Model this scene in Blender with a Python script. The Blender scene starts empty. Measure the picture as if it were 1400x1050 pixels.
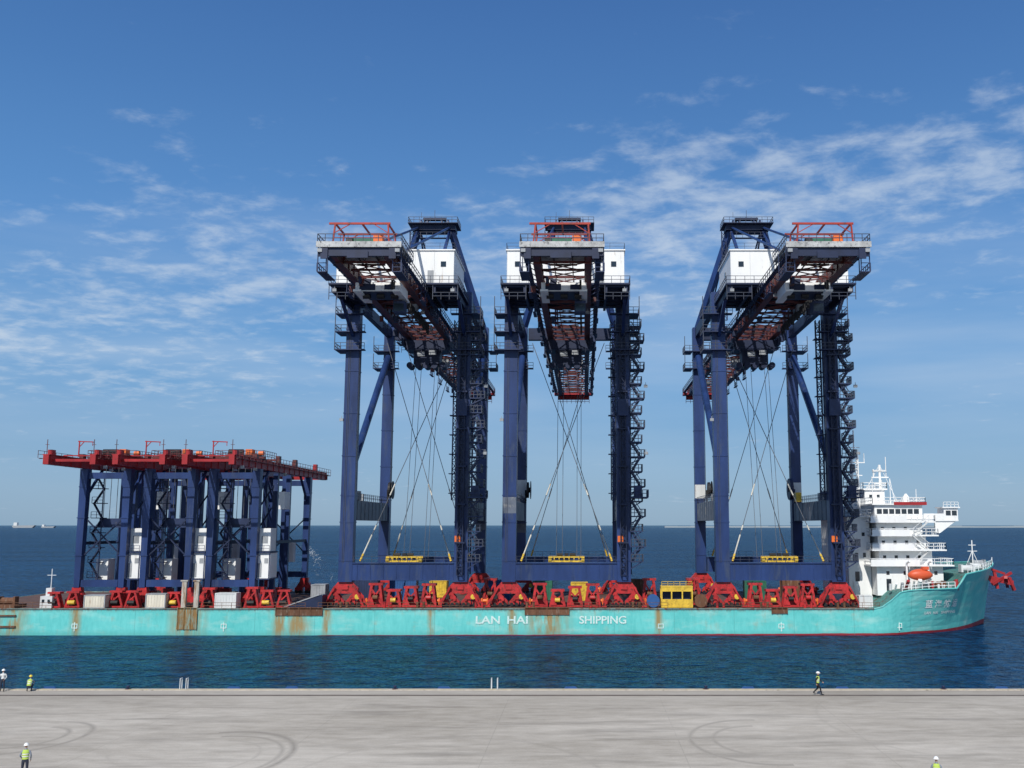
import bpy, math, random
from mathutils import Vector, Matrix
random.seed(7)
C = bpy.context.scene.collection
R = math.radians
CAMZ = 16.9
F = 1360.0; PXC = 799.0; TH = math.atan(193/1360)
def X_at(px, Y, Zrel=-12.0):           # world X of a photo column at a given distance
    d = Y*math.cos(TH)+Zrel*math.sin(TH)
    return (px-PXC)*d/F
# ------------------------------------------------------------ materials
MATS = {}
def mat(name, col, rough=0.55, metal=0.0, var=0.25, scale=0.6, dirt=None, dirt_amt=0.45, streak=False, bump=0.0, spec=0.4):
    if name in MATS: return MATS[name]
    m = bpy.data.materials.new(name); m.use_nodes = True
    nt = m.node_tree; n = nt.nodes; l = nt.links
    b = n['Principled BSDF']; b.inputs['Roughness'].default_value = rough
    b.inputs['Metallic'].default_value = metal
    b.inputs['Specular IOR Level'].default_value = spec
    geo = n.new('ShaderNodeNewGeometry')
    mp = n.new('ShaderNodeMapping'); mp.inputs['Scale'].default_value = (1, 1, 0.25 if streak else 1)
    l.new(geo.outputs['Position'], mp.inputs['Vector'])
    no = n.new('ShaderNodeTexNoise'); no.inputs['Scale'].default_value = scale; no.inputs['Detail'].default_value = 6; no.inputs['Roughness'].default_value = .65
    l.new(mp.outputs[0], no.inputs['Vector'])
    r = n.new('ShaderNodeValToRGB'); r.color_ramp.elements[0].position = .3; r.color_ramp.elements[1].position = .7
    lo = [c*(1-var) for c in col]; hi = [min(1, c*(1+var)) for c in col]
    r.color_ramp.elements[0].color = (*lo, 1); r.color_ramp.elements[1].color = (*hi, 1)
    l.new(no.outputs['Fac'], r.inputs['Fac'])
    out = r.outputs['Color']
    if dirt:
        n2 = n.new('ShaderNodeTexNoise'); n2.inputs['Scale'].default_value = scale*2.3; n2.inputs['Detail'].default_value = 8; n2.inputs['Roughness'].default_value = .7
        mp2 = n.new('ShaderNodeMapping'); mp2.inputs['Location'].default_value = (31, 17, 5); mp2.inputs['Scale'].default_value = (1, 1, .18 if streak else 1)
        l.new(geo.outputs['Position'], mp2.inputs['Vector']); l.new(mp2.outputs[0], n2.inputs['Vector'])
        r2 = n.new('ShaderNodeValToRGB'); r2.color_ramp.elements[0].position = 1-dirt_amt; r2.color_ramp.elements[1].position = min(1, 1-dirt_amt+.14)
        l.new(n2.outputs['Fac'], r2.inputs['Fac'])
        mx = n.new('ShaderNodeMixRGB'); mx.inputs['Color2'].default_value = (*dirt, 1)
        l.new(r2.outputs['Color'], mx.inputs['Fac']); l.new(out, mx.inputs['Color1']); out = mx.outputs['Color']
    l.new(out, b.inputs['Base Color'])
    if bump:
        bp = n.new('ShaderNodeBump'); bp.inputs['Strength'].default_value = bump; bp.inputs['Distance'].default_value = .1
        l.new(no.outputs['Fac'], bp.inputs['Height']); l.new(bp.outputs[0], b.inputs['Normal'])
    MATS[name] = m; return m
NAVY = mat('navy_paint', (.017, .040, .135), .4, var=.4, scale=.3, dirt=(.045, .065, .12), dirt_amt=.45, streak=True, spec=.45)
NAVYD = mat('navy_dark', (.012, .021, .058), .5, var=.3, scale=.5)
NAVYM = mat('navy_mid', (.019, .033, .088), .5, var=.3, scale=.5, dirt=(.07, .075, .10), dirt_amt=.42)
GREYB = mat('grey_blue_paint', (.11, .13, .17), .5, var=.25, scale=.4, dirt=(.25, .25, .25), dirt_amt=.45)
STEEL = mat('rail_steel', (.05, .06, .09), .5, var=.3, scale=1)
REDD = mat('dark_red_paint', (.12, .028, .026), .5, var=.4, scale=.6, dirt=(.06, .055, .06), dirt_amt=.5)
RED = mat('red_paint', (.34, .022, .026), .45, var=.25, scale=.5, dirt=(.12, .03, .02), dirt_amt=.42)
REDB = mat('bogie_red', (.44, .026, .028), .45, var=.4, scale=.8, dirt=(.09, .03, .025), dirt_amt=.49)
ORANGE = mat('orange_paint', (.75, .16, .03), .5, var=.15)
YELLOW = mat('yellow_paint', (.68, .46, .05), .5, var=.25, scale=1.2, dirt=(.25, .13, .04), dirt_amt=.46)
GREEN = mat('green_paint', (.03, .14, .09), .5)
BLUE = mat('blue_paint', (.025, .09, .26), .5, var=.25)
WHITE = mat('white_paint', (.82, .83, .82), .5, var=.06, scale=.6, dirt=(.52, .45, .38), dirt_amt=.40, streak=True)
WHITEG = mat('white_weathered', (.62, .64, .64), .6, var=.15, scale=.5, dirt=(.3, .22, .16), dirt_amt=.42, streak=True)
CREAM = mat('cream_paint', (.66, .62, .52), .6, var=.15, scale=.8, dirt=(.3, .2, .12), dirt_amt=.42, streak=True)
GREY = mat('light_grey_paint', (.30, .32, .34), .6, var=.25)
DARK = mat('dark_rubber', (.015, .015, .017), .6, var=.3)
GLASS = mat('dark_glass', (.02, .03, .04), .12, var=.2, spec=.8)
RUST = mat('rusty_steel', (.14, .065, .035), .8, var=.4, scale=1.2, dirt=(.28, .22, .17), dirt_amt=.45, streak=True, bump=.3)
RUSTY = mat('orange_rust', (.24, .14, .05), .85, var=.4, scale=1.0, dirt=(.22, .32, .27), dirt_amt=.52, streak=True)
DECKM = mat('deck_rust', (.13, .07, .05), .85, var=.4, scale=.5, dirt=(.05, .05, .05), dirt_amt=.5, bump=.2)
FDECK = mat('foredeck_green', (.07, .22, .2), .8, var=.3, scale=.5, dirt=(.12, .07, .05), dirt_amt=.5)
ROPE = mat('wire_rope', (.10, .11, .13), .6)
SLEEVE = mat('sleeve_white', (.55, .54, .48), .6, dirt=(.4, .26, .1), dirt_amt=.42)
SKIN = mat('skin', (.42, .24, .16), .6, var=.08)
JEANS = mat('dark_trousers', (.025, .03, .05), .85)
BLACKC = mat('black_cloth', (.012, .012, .015), .85)
SHIRT = mat('shirt_grey', (.2, .23, .28), .85)
VEST = mat('hi_vis_yellow', (.42, .56, .10), .7, var=.08)
STRIPE = mat('reflective_strip', (.65, .65, .65), .4)
HELM = mat('white_helmet', (.8, .8, .78), .35, var=.04)
HELMY = mat('yellow_helmet', (.8, .6, .05), .35, var=.04)
# ------------------------------------------------------------ mesh builder
class MB:
    def __init__(s): s.v = []; s.f = []
    def box(s, x0, x1, y0, y1, z0, z1):
        i = len(s.v)
        s.v += [(x0,y0,z0),(x1,y0,z0),(x1,y1,z0),(x0,y1,z0),(x0,y0,z1),(x1,y0,z1),(x1,y1,z1),(x0,y1,z1)]
        s.f += [(i,i+3,i+2,i+1),(i+4,i+5,i+6,i+7),(i,i+1,i+5,i+4),(i+1,i+2,i+6,i+5),(i+2,i+3,i+7,i+6),(i+3,i,i+4,i+7)]
        return s
    def bar(s, p, q, w=.1, h=None):
        if h is None: h = w
        p = Vector(p); q = Vector(q); d = (q-p)
        if d.length < 1e-5: return s
        d.normalize()
        up = Vector((0,0,1)) if abs(d.z) < .95 else Vector((0,1,0))
        a = d.cross(up).normalized()*w/2; b = a.cross(d).normalized()*h/2
        i = len(s.v)
        for c in (p, q):
            for (u, t) in ((-1,-1),(1,-1),(1,1),(-1,1)): s.v.append(tuple(c+a*u+b*t))
        s.f += [(i,i+1,i+2,i+3),(i+7,i+6,i+5,i+4)]
        for k in range(4):
            j = (k+1) % 4; s.f.append((i+k,i+4+k,i+4+j,i+j))
        return s
    def tube(s, p, q, r=.1, r2=None, n=10, caps=True):
        if r2 is None: r2 = r
        p = Vector(p); q = Vector(q); d = (q-p).normalized()
        up = Vector((0,0,1)) if abs(d.z) < .95 else Vector((0,1,0))
        a = d.cross(up).normalized(); b = a.cross(d)
        i = len(s.v)
        for c, rr in ((p, r), (q, r2)):
            for k in range(n):
                t = 2*math.pi*k/n; s.v.append(tuple(c+(a*math.cos(t)+b*math.sin(t))*rr))
        for k in range(n):
            j = (k+1) % n; s.f.append((i+k,i+j,i+n+j,i+n+k))
        if caps: s.f += [tuple(i+n-1-k for k in range(n)), tuple(i+n+k for k in range(n))]
        return s
    def prism(s, pts, y0, y1):            # pts in x,z
        n = len(pts); i = len(s.v)
        s.v += [(x,y0,z) for x,z in pts]+[(x,y1,z) for x,z in pts]
        s.f += [tuple(i+k for k in range(n)), tuple(i+2*n-1-k for k in range(n))]
        for k in range(n):
            j = (k+1) % n; s.f.append((i+k,i+n+k,i+n+j,i+j))
        return s
    def rail(s, pts, h=1.1, step=1.6, t=.06):
        for p, q in zip(pts[:-1], pts[1:]):
            p = Vector(p); q = Vector(q); L = (q-p).length; n = max(1, int(round(L/step)))
            for k in range(n+1):
                c = p.lerp(q, k/n); s.bar(c, c+Vector((0,0,h)), t)
            for z in (h*.5, h): s.bar(p+Vector((0,0,z)), q+Vector((0,0,z)), t)
        return s
    def lattice(s, p, q, a, b, n, t=.08):
        p = Vector(p); q = Vector(q); a = Vector(a); b = Vector(b)
        cs = [a+b, a-b, -a-b, -a+b]
        for c in cs: s.bar(p+c, q+c, t*1.4)
        for k in range(n):
            u = p.lerp(q, k/n); w = p.lerp(q, (k+1)/n)
            for i in range(4):
                c, e = cs[i], cs[(i+1) % 4]
                if k % 2: c, e = e, c
                s.bar(u+c, w+e, t); s.bar(u+c, u+e, t)
        return s
    def build(s, name, m, parent=None, smooth=False):
        me = bpy.data.meshes.new(name); me.from_pydata(s.v, [], s.f); me.update()
        me.materials.append(m)
        if smooth:
            for p in me.polygons: p.use_smooth = True
        o = bpy.data.objects.new(name, me); C.objects.link(o)
        if parent is not None: o.parent = parent
        return o
def boxes(name, m, parent, *bs):            # one object per box
    for b_ in bs: MB().box(*b_).build(name, m, parent)
def tag(o, label=None, cat=None, group=None, kind=None):
    if label: o['label'] = label
    if cat: o['category'] = cat
    if group: o['group'] = group
    if kind: o['kind'] = kind
    return o
def thing(name, label, cat, loc=(0,0,0), rz=0, group=None):
    o = bpy.data.objects.new(name, None); C.objects.link(o); o.location = loc; o.rotation_euler.z = rz
    o.empty_display_size = .5
    return tag(o, label, cat, group)
def copy_tree(o, parent=None):
    c = o.copy(); C.objects.link(c)
    if parent is not None: c.parent = parent
    for ch in list(o.children): copy_tree(ch, c)
    return c
# ------------------------------------------------------------ camera
cd = bpy.data.cameras.new('camera'); cam = bpy.data.objects.new('camera', cd); C.objects.link(cam)
cam.location = (0, 0, CAMZ); cam.rotation_euler = (math.pi/2+TH, 0, 0)
cd.sensor_width = 36; cd.sensor_fit = 'HORIZONTAL'; cd.lens = 36*F/1400; cd.shift_x = -(PXC-700)/1400
cd.clip_start = .5; cd.clip_end = 120000
bpy.context.scene.camera = cam
bpy.context.scene.view_settings.view_transform = 'Standard'
bpy.context.scene.view_settings.look = 'None'; bpy.context.scene.view_settings.exposure = 0
# ------------------------------------------------------------ light
EL = R(42); AZ = R(196)
sd = Vector((math.sin(AZ)*math.cos(EL), math.cos(AZ)*math.cos(EL), math.sin(EL)))
sl = bpy.data.lights.new('sun', 'SUN'); sl.energy = 4.1; sl.angle = R(.5); sl.color = (1, .955, .88)
so = bpy.data.objects.new('sun', sl); C.objects.link(so); so.rotation_euler = (-sd).to_track_quat('-Z', 'Y').to_euler()
so.location = (-60, -60, 150)
w = bpy.data.worlds.new('World'); bpy.context.scene.world = w; w.use_nodes = True
nt = w.node_tree; n = nt.nodes; l = nt.links; bg = n['Background']
def M(op, a, b=None, c=None, clamp=False):
    m = n.new('ShaderNodeMath'); m.operation = op; m.use_clamp = clamp
    for i, x in enumerate((a, b, c)):
        if x is None: continue
        if isinstance(x, (int, float)): m.inputs[i].default_value = x
        else: l.new(x, m.inputs[i])
    return m.outputs[0]
sk = n.new('ShaderNodeTexSky'); sk.sky_type = 'NISHITA'; sk.sun_disc = False; sk.sun_elevation = EL; sk.sun_rotation = AZ
sk.air_density = 1.0; sk.dust_density = .6; sk.ozone_density = 2
tc = n.new('ShaderNodeTexCoord'); nv = n.new('ShaderNodeVectorMath'); nv.operation = 'NORMALIZE'; l.new(tc.outputs['Generated'], nv.inputs[0])
sx = n.new('ShaderNodeSeparateXYZ'); l.new(nv.outputs[0], sx.inputs[0])
ramp = n.new('ShaderNodeValToRGB'); cr = ramp.color_ramp
stops = [(0, (.24, .40, .58)), (.05, (.205, .39, .62)), (.16, (.145, .36, .68)), (.27, (.10, .29, .64)), (.40, (.064, .205, .51)), (.50, (.046, .155, .43)), (1, (.03, .11, .35))]
while len(cr.elements) < len(stops): cr.elements.new(.5)
for e, (p, c) in zip(cr.elements, stops): e.position = p; e.color = (*c, 1)
l.new(M('MAXIMUM', sx.outputs[2], 0), ramp.inputs[0])
nsc = n.new('ShaderNodeVectorMath'); nsc.operation = 'SCALE'; nsc.inputs['Scale'].default_value = .09; l.new(sk.outputs[0], nsc.inputs[0])
mx = n.new('ShaderNodeMixRGB'); mx.inputs[0].default_value = .82; l.new(nsc.outputs[0], mx.inputs[1]); l.new(ramp.outputs[0], mx.inputs[2])
den = M('ADD', M('MAXIMUM', sx.outputs[2], 0), .12)
cx = n.new('ShaderNodeCombineXYZ'); l.new(M('DIVIDE', sx.outputs[0], den), cx.inputs[0]); l.new(M('DIVIDE', sx.outputs[1], den), cx.inputs[1])
mp = n.new('ShaderNodeMapping'); mp.inputs['Rotation'].default_value = (0, 0, .55); mp.inputs['Scale'].default_value = (1.0, 1.1, 1); l.new(cx.outputs[0], mp.inputs[0])
nz = n.new('ShaderNodeTexNoise'); nz.inputs['Scale'].default_value = 8.5; nz.inputs['Detail'].default_value = 9; nz.inputs['Roughness'].default_value = .6; nz.inputs['Distortion'].default_value = .2; l.new(mp.outputs[0], nz.inputs['Vector'])
nb = n.new('ShaderNodeTexNoise'); nb.inputs['Scale'].default_value = 1.25; nb.inputs['Detail'].default_value = 4; l.new(mp.outputs[0], nb.inputs['Vector'])
az = M('DIVIDE', sx.outputs[0], M('MAXIMUM', sx.outputs[1], .05)); ev = M('DIVIDE', sx.outputs[2], M('MAXIMUM', sx.outputs[1], .05))
band = M('SUBTRACT', 1, M('DIVIDE', M('ABSOLUTE', M('SUBTRACT', ev, M('MULTIPLY_ADD', az, .16, .295))), .16), clamp=True)
cl = M('ADD', nz.outputs[0], M('MULTIPLY', M('SUBTRACT', nb.outputs[0], .5), .6))
cl = M('ADD', cl, M('MULTIPLY', M('SUBTRACT', band, 1), .30))
cl = M('ADD', cl, M('MULTIPLY', M('MAXIMUM', az, 0), .08))
mr = n.new('ShaderNodeMapRange'); mr.interpolation_type = 'SMOOTHSTEP'; l.new(cl, mr.inputs[0]); mr.inputs[1].default_value = .33; mr.inputs[2].default_value = .74; mr.inputs[3].default_value = 0; mr.inputs[4].default_value = .6
hz = n.new('ShaderNodeTexNoise'); hz.inputs['Scale'].default_value = 2; hz.inputs['Detail'].default_value = 5
mp3 = n.new('ShaderNodeMapping'); mp3.inputs['Scale'].default_value = (1.5, 1.5, 12); l.new(nv.outputs[0], mp3.inputs[0]); l.new(mp3.outputs[0], hz.inputs['Vector'])
hzr = n.new('ShaderNodeMapRange'); l.new(hz.outputs[0], hzr.inputs[0]); hzr.inputs[1].default_value = .34; hzr.inputs[2].default_value = .75; hzr.inputs[3].default_value = 0; hzr.inputs[4].default_value = .38
hb = M('SUBTRACT', 1, M('DIVIDE', M('ABSOLUTE', M('SUBTRACT', ev, .18)), .18), clamp=True)
tot = M('ADD', mr.outputs[0], M('MULTIPLY', hzr.outputs[0], hb), clamp=True)
mc = n.new('ShaderNodeMixRGB'); l.new(tot, mc.inputs[0]); l.new(mx.outputs[0], mc.inputs[1]); mc.inputs[2].default_value = (.60, .69, .80, 1)
l.new(mc.outputs[0], bg.inputs[0]); bg.inputs[1].default_value = 1.0
# ------------------------------------------------------------ sea
m = bpy.data.materials.new('sea_water'); m.use_nodes = True; nt = m.node_tree; n = nt.nodes; l = nt.links
n.remove(n['Principled BSDF']); outn = n['Material Output']
geo = n.new('ShaderNodeNewGeometry')
def noise(scale, detail, sc=(1,1,1), loc=(0,0,0), rough=.6):
    mp = n.new('ShaderNodeMapping'); mp.inputs['Scale'].default_value = sc; mp.inputs['Location'].default_value = loc; l.new(geo.outputs['Position'], mp.inputs[0])
    t = n.new('ShaderNodeTexNoise'); t.inputs['Scale'].default_value = scale; t.inputs['Detail'].default_value = detail; t.inputs['Roughness'].default_value = rough; l.new(mp.outputs[0], t.inputs['Vector'])
    return t.outputs['Fac']
a1 = noise(.12, 3, (.7, 1.2, 1)); a2 = noise(.42, 4, (.8, 1.0, 1)); a3 = noise(.02, 3, (.5, 1.5, 1), (40, 3, 0)); a4 = noise(1.2, 3, (.8, 1.0, 1), (3, 9, 0))
hgt = M('ADD', M('ADD', M('MULTIPLY', a1, 1.4), M('MULTIPLY', a2, 1.2)), M('MULTIPLY', a4, .4))
bp = n.new('ShaderNodeBump'); bp.inputs['Strength'].default_value = 1; bp.inputs['Distance'].default_value = 1.0; l.new(hgt, bp.inputs['Height'])
fr = n.new('ShaderNodeFresnel'); fr.inputs['IOR'].default_value = 1.33; l.new(bp.outputs[0], fr.inputs['Normal'])
r = n.new('ShaderNodeValToRGB'); r.color_ramp.elements[0].position = .43; r.color_ramp.elements[1].position = .60
r.color_ramp.elements[0].color = (.0008, .007, .028, 1); r.color_ramp.elements[1].color = (.006, .062, .155, 1)
l.new(M('ADD', M('MULTIPLY', a3, .2), M('ADD', M('MULTIPLY', a2, .45), M('MULTIPLY', a4, .35))), r.inputs[0])
df = n.new('ShaderNodeBsdfDiffuse'); l.new(r.outputs[0], df.inputs[0])
gl_ = n.new('ShaderNodeBsdfGlossy'); gl_.inputs['Roughness'].default_value = .1; gl_.inputs[0].default_value = (.85, .97, 1, 1); l.new(bp.outputs[0], gl_.inputs['Normal'])
ms_ = n.new('ShaderNodeMixShader'); l.new(M('MINIMUM', M('MULTIPLY', fr.outputs[0], .5), .4), ms_.inputs[0]); l.new(df.outputs[0], ms_.inputs[1]); l.new(gl_.outputs[0], ms_.inputs[2]); l.new(ms_.outputs[0], outn.inputs[0])
sea = MB(); sea.v = [(-40000, -500, 0), (40000, -500, 0), (40000, 60000, 0), (-40000, 60000, 0)]; sea.f = [(0,1,2,3)]
tag(sea.build('sea', m), kind='structure')
bw = MB()
for i in range(60):
    x = 560+i*90; bw.box(x, x+90, 7000, 7060, -1, 9+random.random()*5)
tag(bw.build('breakwater', mat('far_rock', (.30, .35, .38), .9)), kind='structure')
for px, lab, s in ((32, 'tiny pale ship on the far horizon at the left picture edge', 1), (66, 'tiny pale ship on the far horizon above the stern mast', .6)):
    t = thing('distant_ship', lab, 'ship', (X_at(px, 6500), 6500, 0), 0, 'distant ships')
    MB().prism([(-70*s,14*s),(-60*s,0),(62*s,0),(78*s,16*s)], -12, 12).build('hull', GREY, t)
    MB().box(-60*s,-38*s,-10,10,14.1*s,34*s).build('deckhouse', WHITEG, t)
# jet of water falling behind the small cranes
q = MB(); rnd = random.Random(11)
for k in range(420):
    t_ = rnd.random()**.8; x = X_at(405, 201)+t_*6.5+rnd.gauss(0, .15+.7*t_); z = 12.6+1.2*t_-8.5*t_*t_+rnd.gauss(0, .15+.9*t_); s = .03+.06*rnd.random()
    y = 201+rnd.gauss(0, .4); i = len(q.v); q.v += [(x+s,y,z),(x-s,y,z),(x,y+s,z),(x,y-s,z),(x,y,z+s),(x,y,z-s)]
    q.f += [(i,i+2,i+4),(i+2,i+1,i+4),(i+1,i+3,i+4),(i+3,i,i+4),(i+2,i,i+5),(i+1,i+2,i+5),(i+3,i+1,i+5),(i,i+3,i+5)]
tag(q.build('water_spray', mat('spray_white', (.7, .78, .85), .4, var=.05)), 'white water spray behind the rightmost small gantry crane', 'water spray', kind='stuff')
# ------------------------------------------------------------ quay
QZ = 3.3; QE = 86.0
m = bpy.data.materials.new('quay_concrete'); m.use_nodes = True; nt = m.node_tree; n = nt.nodes; l = nt.links
b = n['Principled BSDF']; b.inputs['Roughness'].default_value = .85
geo = n.new('ShaderNodeNewGeometry'); sp = n.new('ShaderNodeSeparateXYZ'); l.new(geo.outputs['Position'], sp.inputs[0])
c1 = noise(.07, 6, (.6, 1.6, 1)); c2 = noise(1.1, 8, (.5, 1.4, 1)); c3 = noise(9, 4)
v = M('ADD', M('ADD', M('MULTIPLY', c1, .5), M('MULTIPLY', c2, .35)), M('MULTIPLY', c3, .15))
r = n.new('ShaderNodeValToRGB'); r.color_ramp.elements[0].position = .38; r.color_ramp.elements[1].position = .62
r.color_ramp.elements[0].color = (.35, .31, .25, 1); r.color_ramp.elements[1].color = (.57, .52, .44, 1)
l.new(v, r.inputs[0])
dark = None
def ring(px, py, rad, wd, amt, x0, x1, y0=-99, y1=999):
    global dark
    bb = (525-py)/F; dy = math.cos(TH)-bb*math.sin(TH); dz = math.sin(TH)+bb*math.cos(TH); t = (QZ-CAMZ)/dz
    cxx, cyy = (px-PXC)/F*t, dy*t
    dx = M('SUBTRACT', sp.outputs[0], cxx); dyy = M('SUBTRACT', sp.outputs[1], cyy)
    d = M('SQRT', M('ADD', M('MULTIPLY', dx, dx), M('MULTIPLY', M('MULTIPLY', dyy, dyy), .5)))
    k = M('SUBTRACT', 1, M('DIVIDE', M('ABSOLUTE', M('SUBTRACT', d, rad)), wd), clamp=True)
    k = M('MULTIPLY', k, M('MULTIPLY', M('MULTIPLY', M('GREATER_THAN', dx, x0), M('LESS_THAN', dx, x1)), M('MULTIPLY', M('GREATER_THAN', dyy, y0), M('LESS_THAN', dyy, y1))))
    k = M('MULTIPLY', k, amt); dark = k if dark is None else M('MAXIMUM', dark, k)
ring(275, 1035, 5.1, .34, .65, -1.5, 9); ring(275, 1037, 4.4, .25, .45, -1, 9); ring(275, 1035, 3.2, .2, .25, 0, 9); ring(300, 1010, 6.0, .2, .2, -5, 2)
ring(35, 1008, 3.6, .3, .55, 0, 9); ring(35, 1008, 2.3, .25, .5, 0, 9)
ring(1045, 1012, 4.7, .28, .5, -9, .5); ring(1045, 1012, 3.2, .25, .45, -9, 0); ring(1300, 985, 9, .25, .2, -99, 3); ring(600, 1080, 9, .25, .2, -99, 99)
dark = M('MULTIPLY', dark, M('MULTIPLY_ADD', c2, 2.4, -.45, clamp=True))
def joint(out, per, wd):
    f = M('ABSOLUTE', M('SUBTRACT', M('FRACT', M('DIVIDE', out, per)), .5)); return M('LESS_THAN', f, wd/per)
jt = M('MAXIMUM', joint(sp.outputs[0], 12, .03), joint(sp.outputs[1], 6.5, .025))
dark = M('MAXIMUM', dark, M('MULTIPLY', jt, .22))
st = noise(.35, 7, (.3, 1.8, 1), (9, 4, 0)); str_ = n.new('ShaderNodeMapRange'); l.new(st, str_.inputs[0]); str_.inputs[1].default_value = .5; str_.inputs[2].default_value = .74; str_.inputs[4].default_value = .5
dark = M('MAXIMUM', dark, str_.outputs[0])
nearedge = n.new('ShaderNodeMapRange'); l.new(sp.outputs[1], nearedge.inputs[0]); nearedge.inputs[1].default_value = 77; nearedge.inputs[2].default_value = 85; nearedge.inputs[4].default_value = .25
dark = M('MAXIMUM', dark, M('MULTIPLY', nearedge.outputs[0], M('MULTIPLY', c2, 1.8, clamp=True)))
mxx = n.new('ShaderNodeMixRGB'); l.new(dark, mxx.inputs[0]); l.new(r.outputs[0], mxx.inputs[1]); mxx.inputs[2].default_value = (.14, .122, .10, 1)
l.new(mxx.outputs[0], b.inputs['Base Color'])
bp = n.new('ShaderNodeBump'); bp.inputs['Strength'].default_value = .35; bp.inputs['Distance'].default_value = .05; l.new(c2, bp.inputs['Height']); l.new(bp.outputs[0], b.inputs['Normal'])
tag(MB().box(-400, 400, -60, QE-.62, -3, QZ).build('quay', m), kind='structure')
CAPM = mat('cap_concrete', (.50, .45, .38), .85, var=.2, scale=1.5, dirt=(.14, .12, .1), dirt_amt=.44)
tag(MB().box(-400, 400, QE-.6, QE, -3, QZ+.06).build('quay_edge', CAPM), kind='structure')
tag(MB().box(-400, 400, QE-3.1, QE-2.95, QZ+.001, QZ+.02).box(-400,400,QE-3.3,QE-3.2,QZ-.0,QZ+.012).box(-400,400,QE-2.85,QE-2.75,QZ-.0,QZ+.012).build('rail_track', mat('track_steel', (.12, .10, .085), .6)), kind='structure')
yl = MB()
for i in range(-70, 70): yl.box(i*4.0, i*4.0+3.7, QE-.5, QE-.36, QZ+.0605, QZ+.066)
tag(yl.build('edge_line', mat('worn_yellow', (.5, .4, .12), .8, var=.3, dirt=(.36, .33, .28), dirt_amt=.52)), kind='structure')
ordn = ('first', 'second', 'third', 'fourth', 'fifth', 'sixth', 'seventh', 'eighth', 'ninth', 'tenth', 'eleventh')
for i, px in enumerate((175, 540, 965, 1290)):
    t = thing('bollard', 'low dark mooring bollard on the quay edge, %s from the left' % ordn[i], 'bollard', (X_at(px, QE-.3, -13.5), QE-.3, QZ+.06), 0, 'mooring bollards along the quay edge')
    MB().tube((0,0,0),(0,0,.03),.25,n=14).build('base_plate', RUST, t)
    MB().tube((0,0,.03),(0,0,.22),.11,.12,n=12).tube((0,0,.22),(0,0,.29),.18,.12,n=12).build('post', NAVYD, t)
for i, px in enumerate((60, 315, 395, 605, 780, 1025, 1155, 1375)):
    t = thing('rubber_fender', 'blue faced quay fender on the wall, %s from the left' % ordn[i], 'fender', (X_at(px, QE-.3, -13.5), QE, QZ-.06), 0, 'blue fenders on the quay wall')
    MB().prism([(-.6,-2.6),(.6,-2.6),(.6,.0),(.42,.2),(-.42,.2),(-.6,.0)], .45, .62).build('face_panel', BLUE, t)
    MB().tube((0,.02,-.6),(0,.44,-.6),.42,n=12).build('rubber_cone', DARK, t); MB().tube((0,.02,-1.9),(0,.44,-1.9),.42,n=12).build('rubber_cone', DARK, t)
for px, lab in ((251, 'white ladder handrails on the quay edge below the small cranes'), (676, 'white ladder handrails on the quay edge below the middle tall crane')):
    t = thing('quay_ladder', lab, 'ladder', (X_at(px, QE-.2, -13), QE-.3, QZ+.06), 0, 'quay ladders')
    for s in (-1, 1): MB().tube((.25*s,0,0),(.25*s,0,.85),.035,n=8).tube((.25*s,0,.85),(.25*s,.42,.85),.035,n=8).tube((.25*s,.42,.87),(.25*s,.42,-3),.035,n=8).build('handrail', WHITEG, t)
    for j in range(8): MB().tube((-.25,.42,-.1-.35*j),(.25,.42,-.1-.35*j),.03,n=6).build('rung', WHITE, t)
# ------------------------------------------------------------ ship
DZ = 4.0
ship = thing('cargo_ship', 'long low turquoise deck cargo ship with rusty sides and white bridge at the bow', 'ship', (0, 178.0, 0))
ST = [(-104,-102,19.4,18.5,3.9)]+[(x,x,20,20,4.0) for x in range(-98, 45, 8)]+[(45,45,20,20,4.0),(46.3,46.2,20,19.8,4.3),(47.8,47.5,19.97,19.5,5.3),(49.2,48.8,19.95,19,6.5),(50.6,50.1,19.9,18.4,6.8),
      (53,52.2,19.7,17.4,6.95),(56,55,19.2,16.1,7.0),(58.6,57.4,18.5,14.6,7.05),(59.4,58.2,18.2,14.1,7.9),(60.5,59.1,17.7,13.4,9.2),(62.2,60.8,16.7,12,9.45),(64.2,62.7,14.9,10,9.65),(66.2,64.7,12.3,7.5,9.85),(68.2,66.7,8.9,4.7,10.1),(69.8,68.2,5.4,2.4,10.3),(71.1,69.4,1.8,.7,10.5),(71.5,69.7,.3,.2,10.55)]
NL = 9
def hull_point(s, z):
    xt, xb, ht, hw, zt = s
    f = max(0, min(1, z/zt)); k = min(NL-3, int(f*(NL-2))); f0, f1 = k/(NL-2), (k+1)/(NL-2)
    g = f0**1.3+(f1**1.3-f0**1.3)*(f-f0)/(f1-f0)
    return xb+(xt-xb)*f, hw+(ht-hw)*g
mb = MB()
for s in ST:
    for side in (-1, 1):
        for k in range(NL):
            z = -2 if k == 0 else s[4]*(k-1)/(NL-2)
            x, h = hull_point(s, max(z, 0)); mb.v.append((x, side*h*(.97 if k == 0 else 1), z))
S2 = 2*NL
for i in range(len(ST)-1):
    for k in range(NL-1):
        a = i*S2+k; mb.f.append((a, a+S2, a+S2+1, a+1)); a += NL; mb.f.append((a+1, a+S2+1, a+S2, a))
for k in range(NL-1): mb.f.append((k, k+1, NL+k+1, NL+k))
m = bpy.data.materials.new('hull_paint'); m.use_nodes = True; nt = m.node_tree; n = nt.nodes; l = nt.links
b = n['Principled BSDF']; b.inputs['Roughness'].default_value = .45
geo = n.new('ShaderNodeNewGeometry'); sp = n.new('ShaderNodeSeparateXYZ'); l.new(geo.outputs['Position'], sp.inputs[0])
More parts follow.
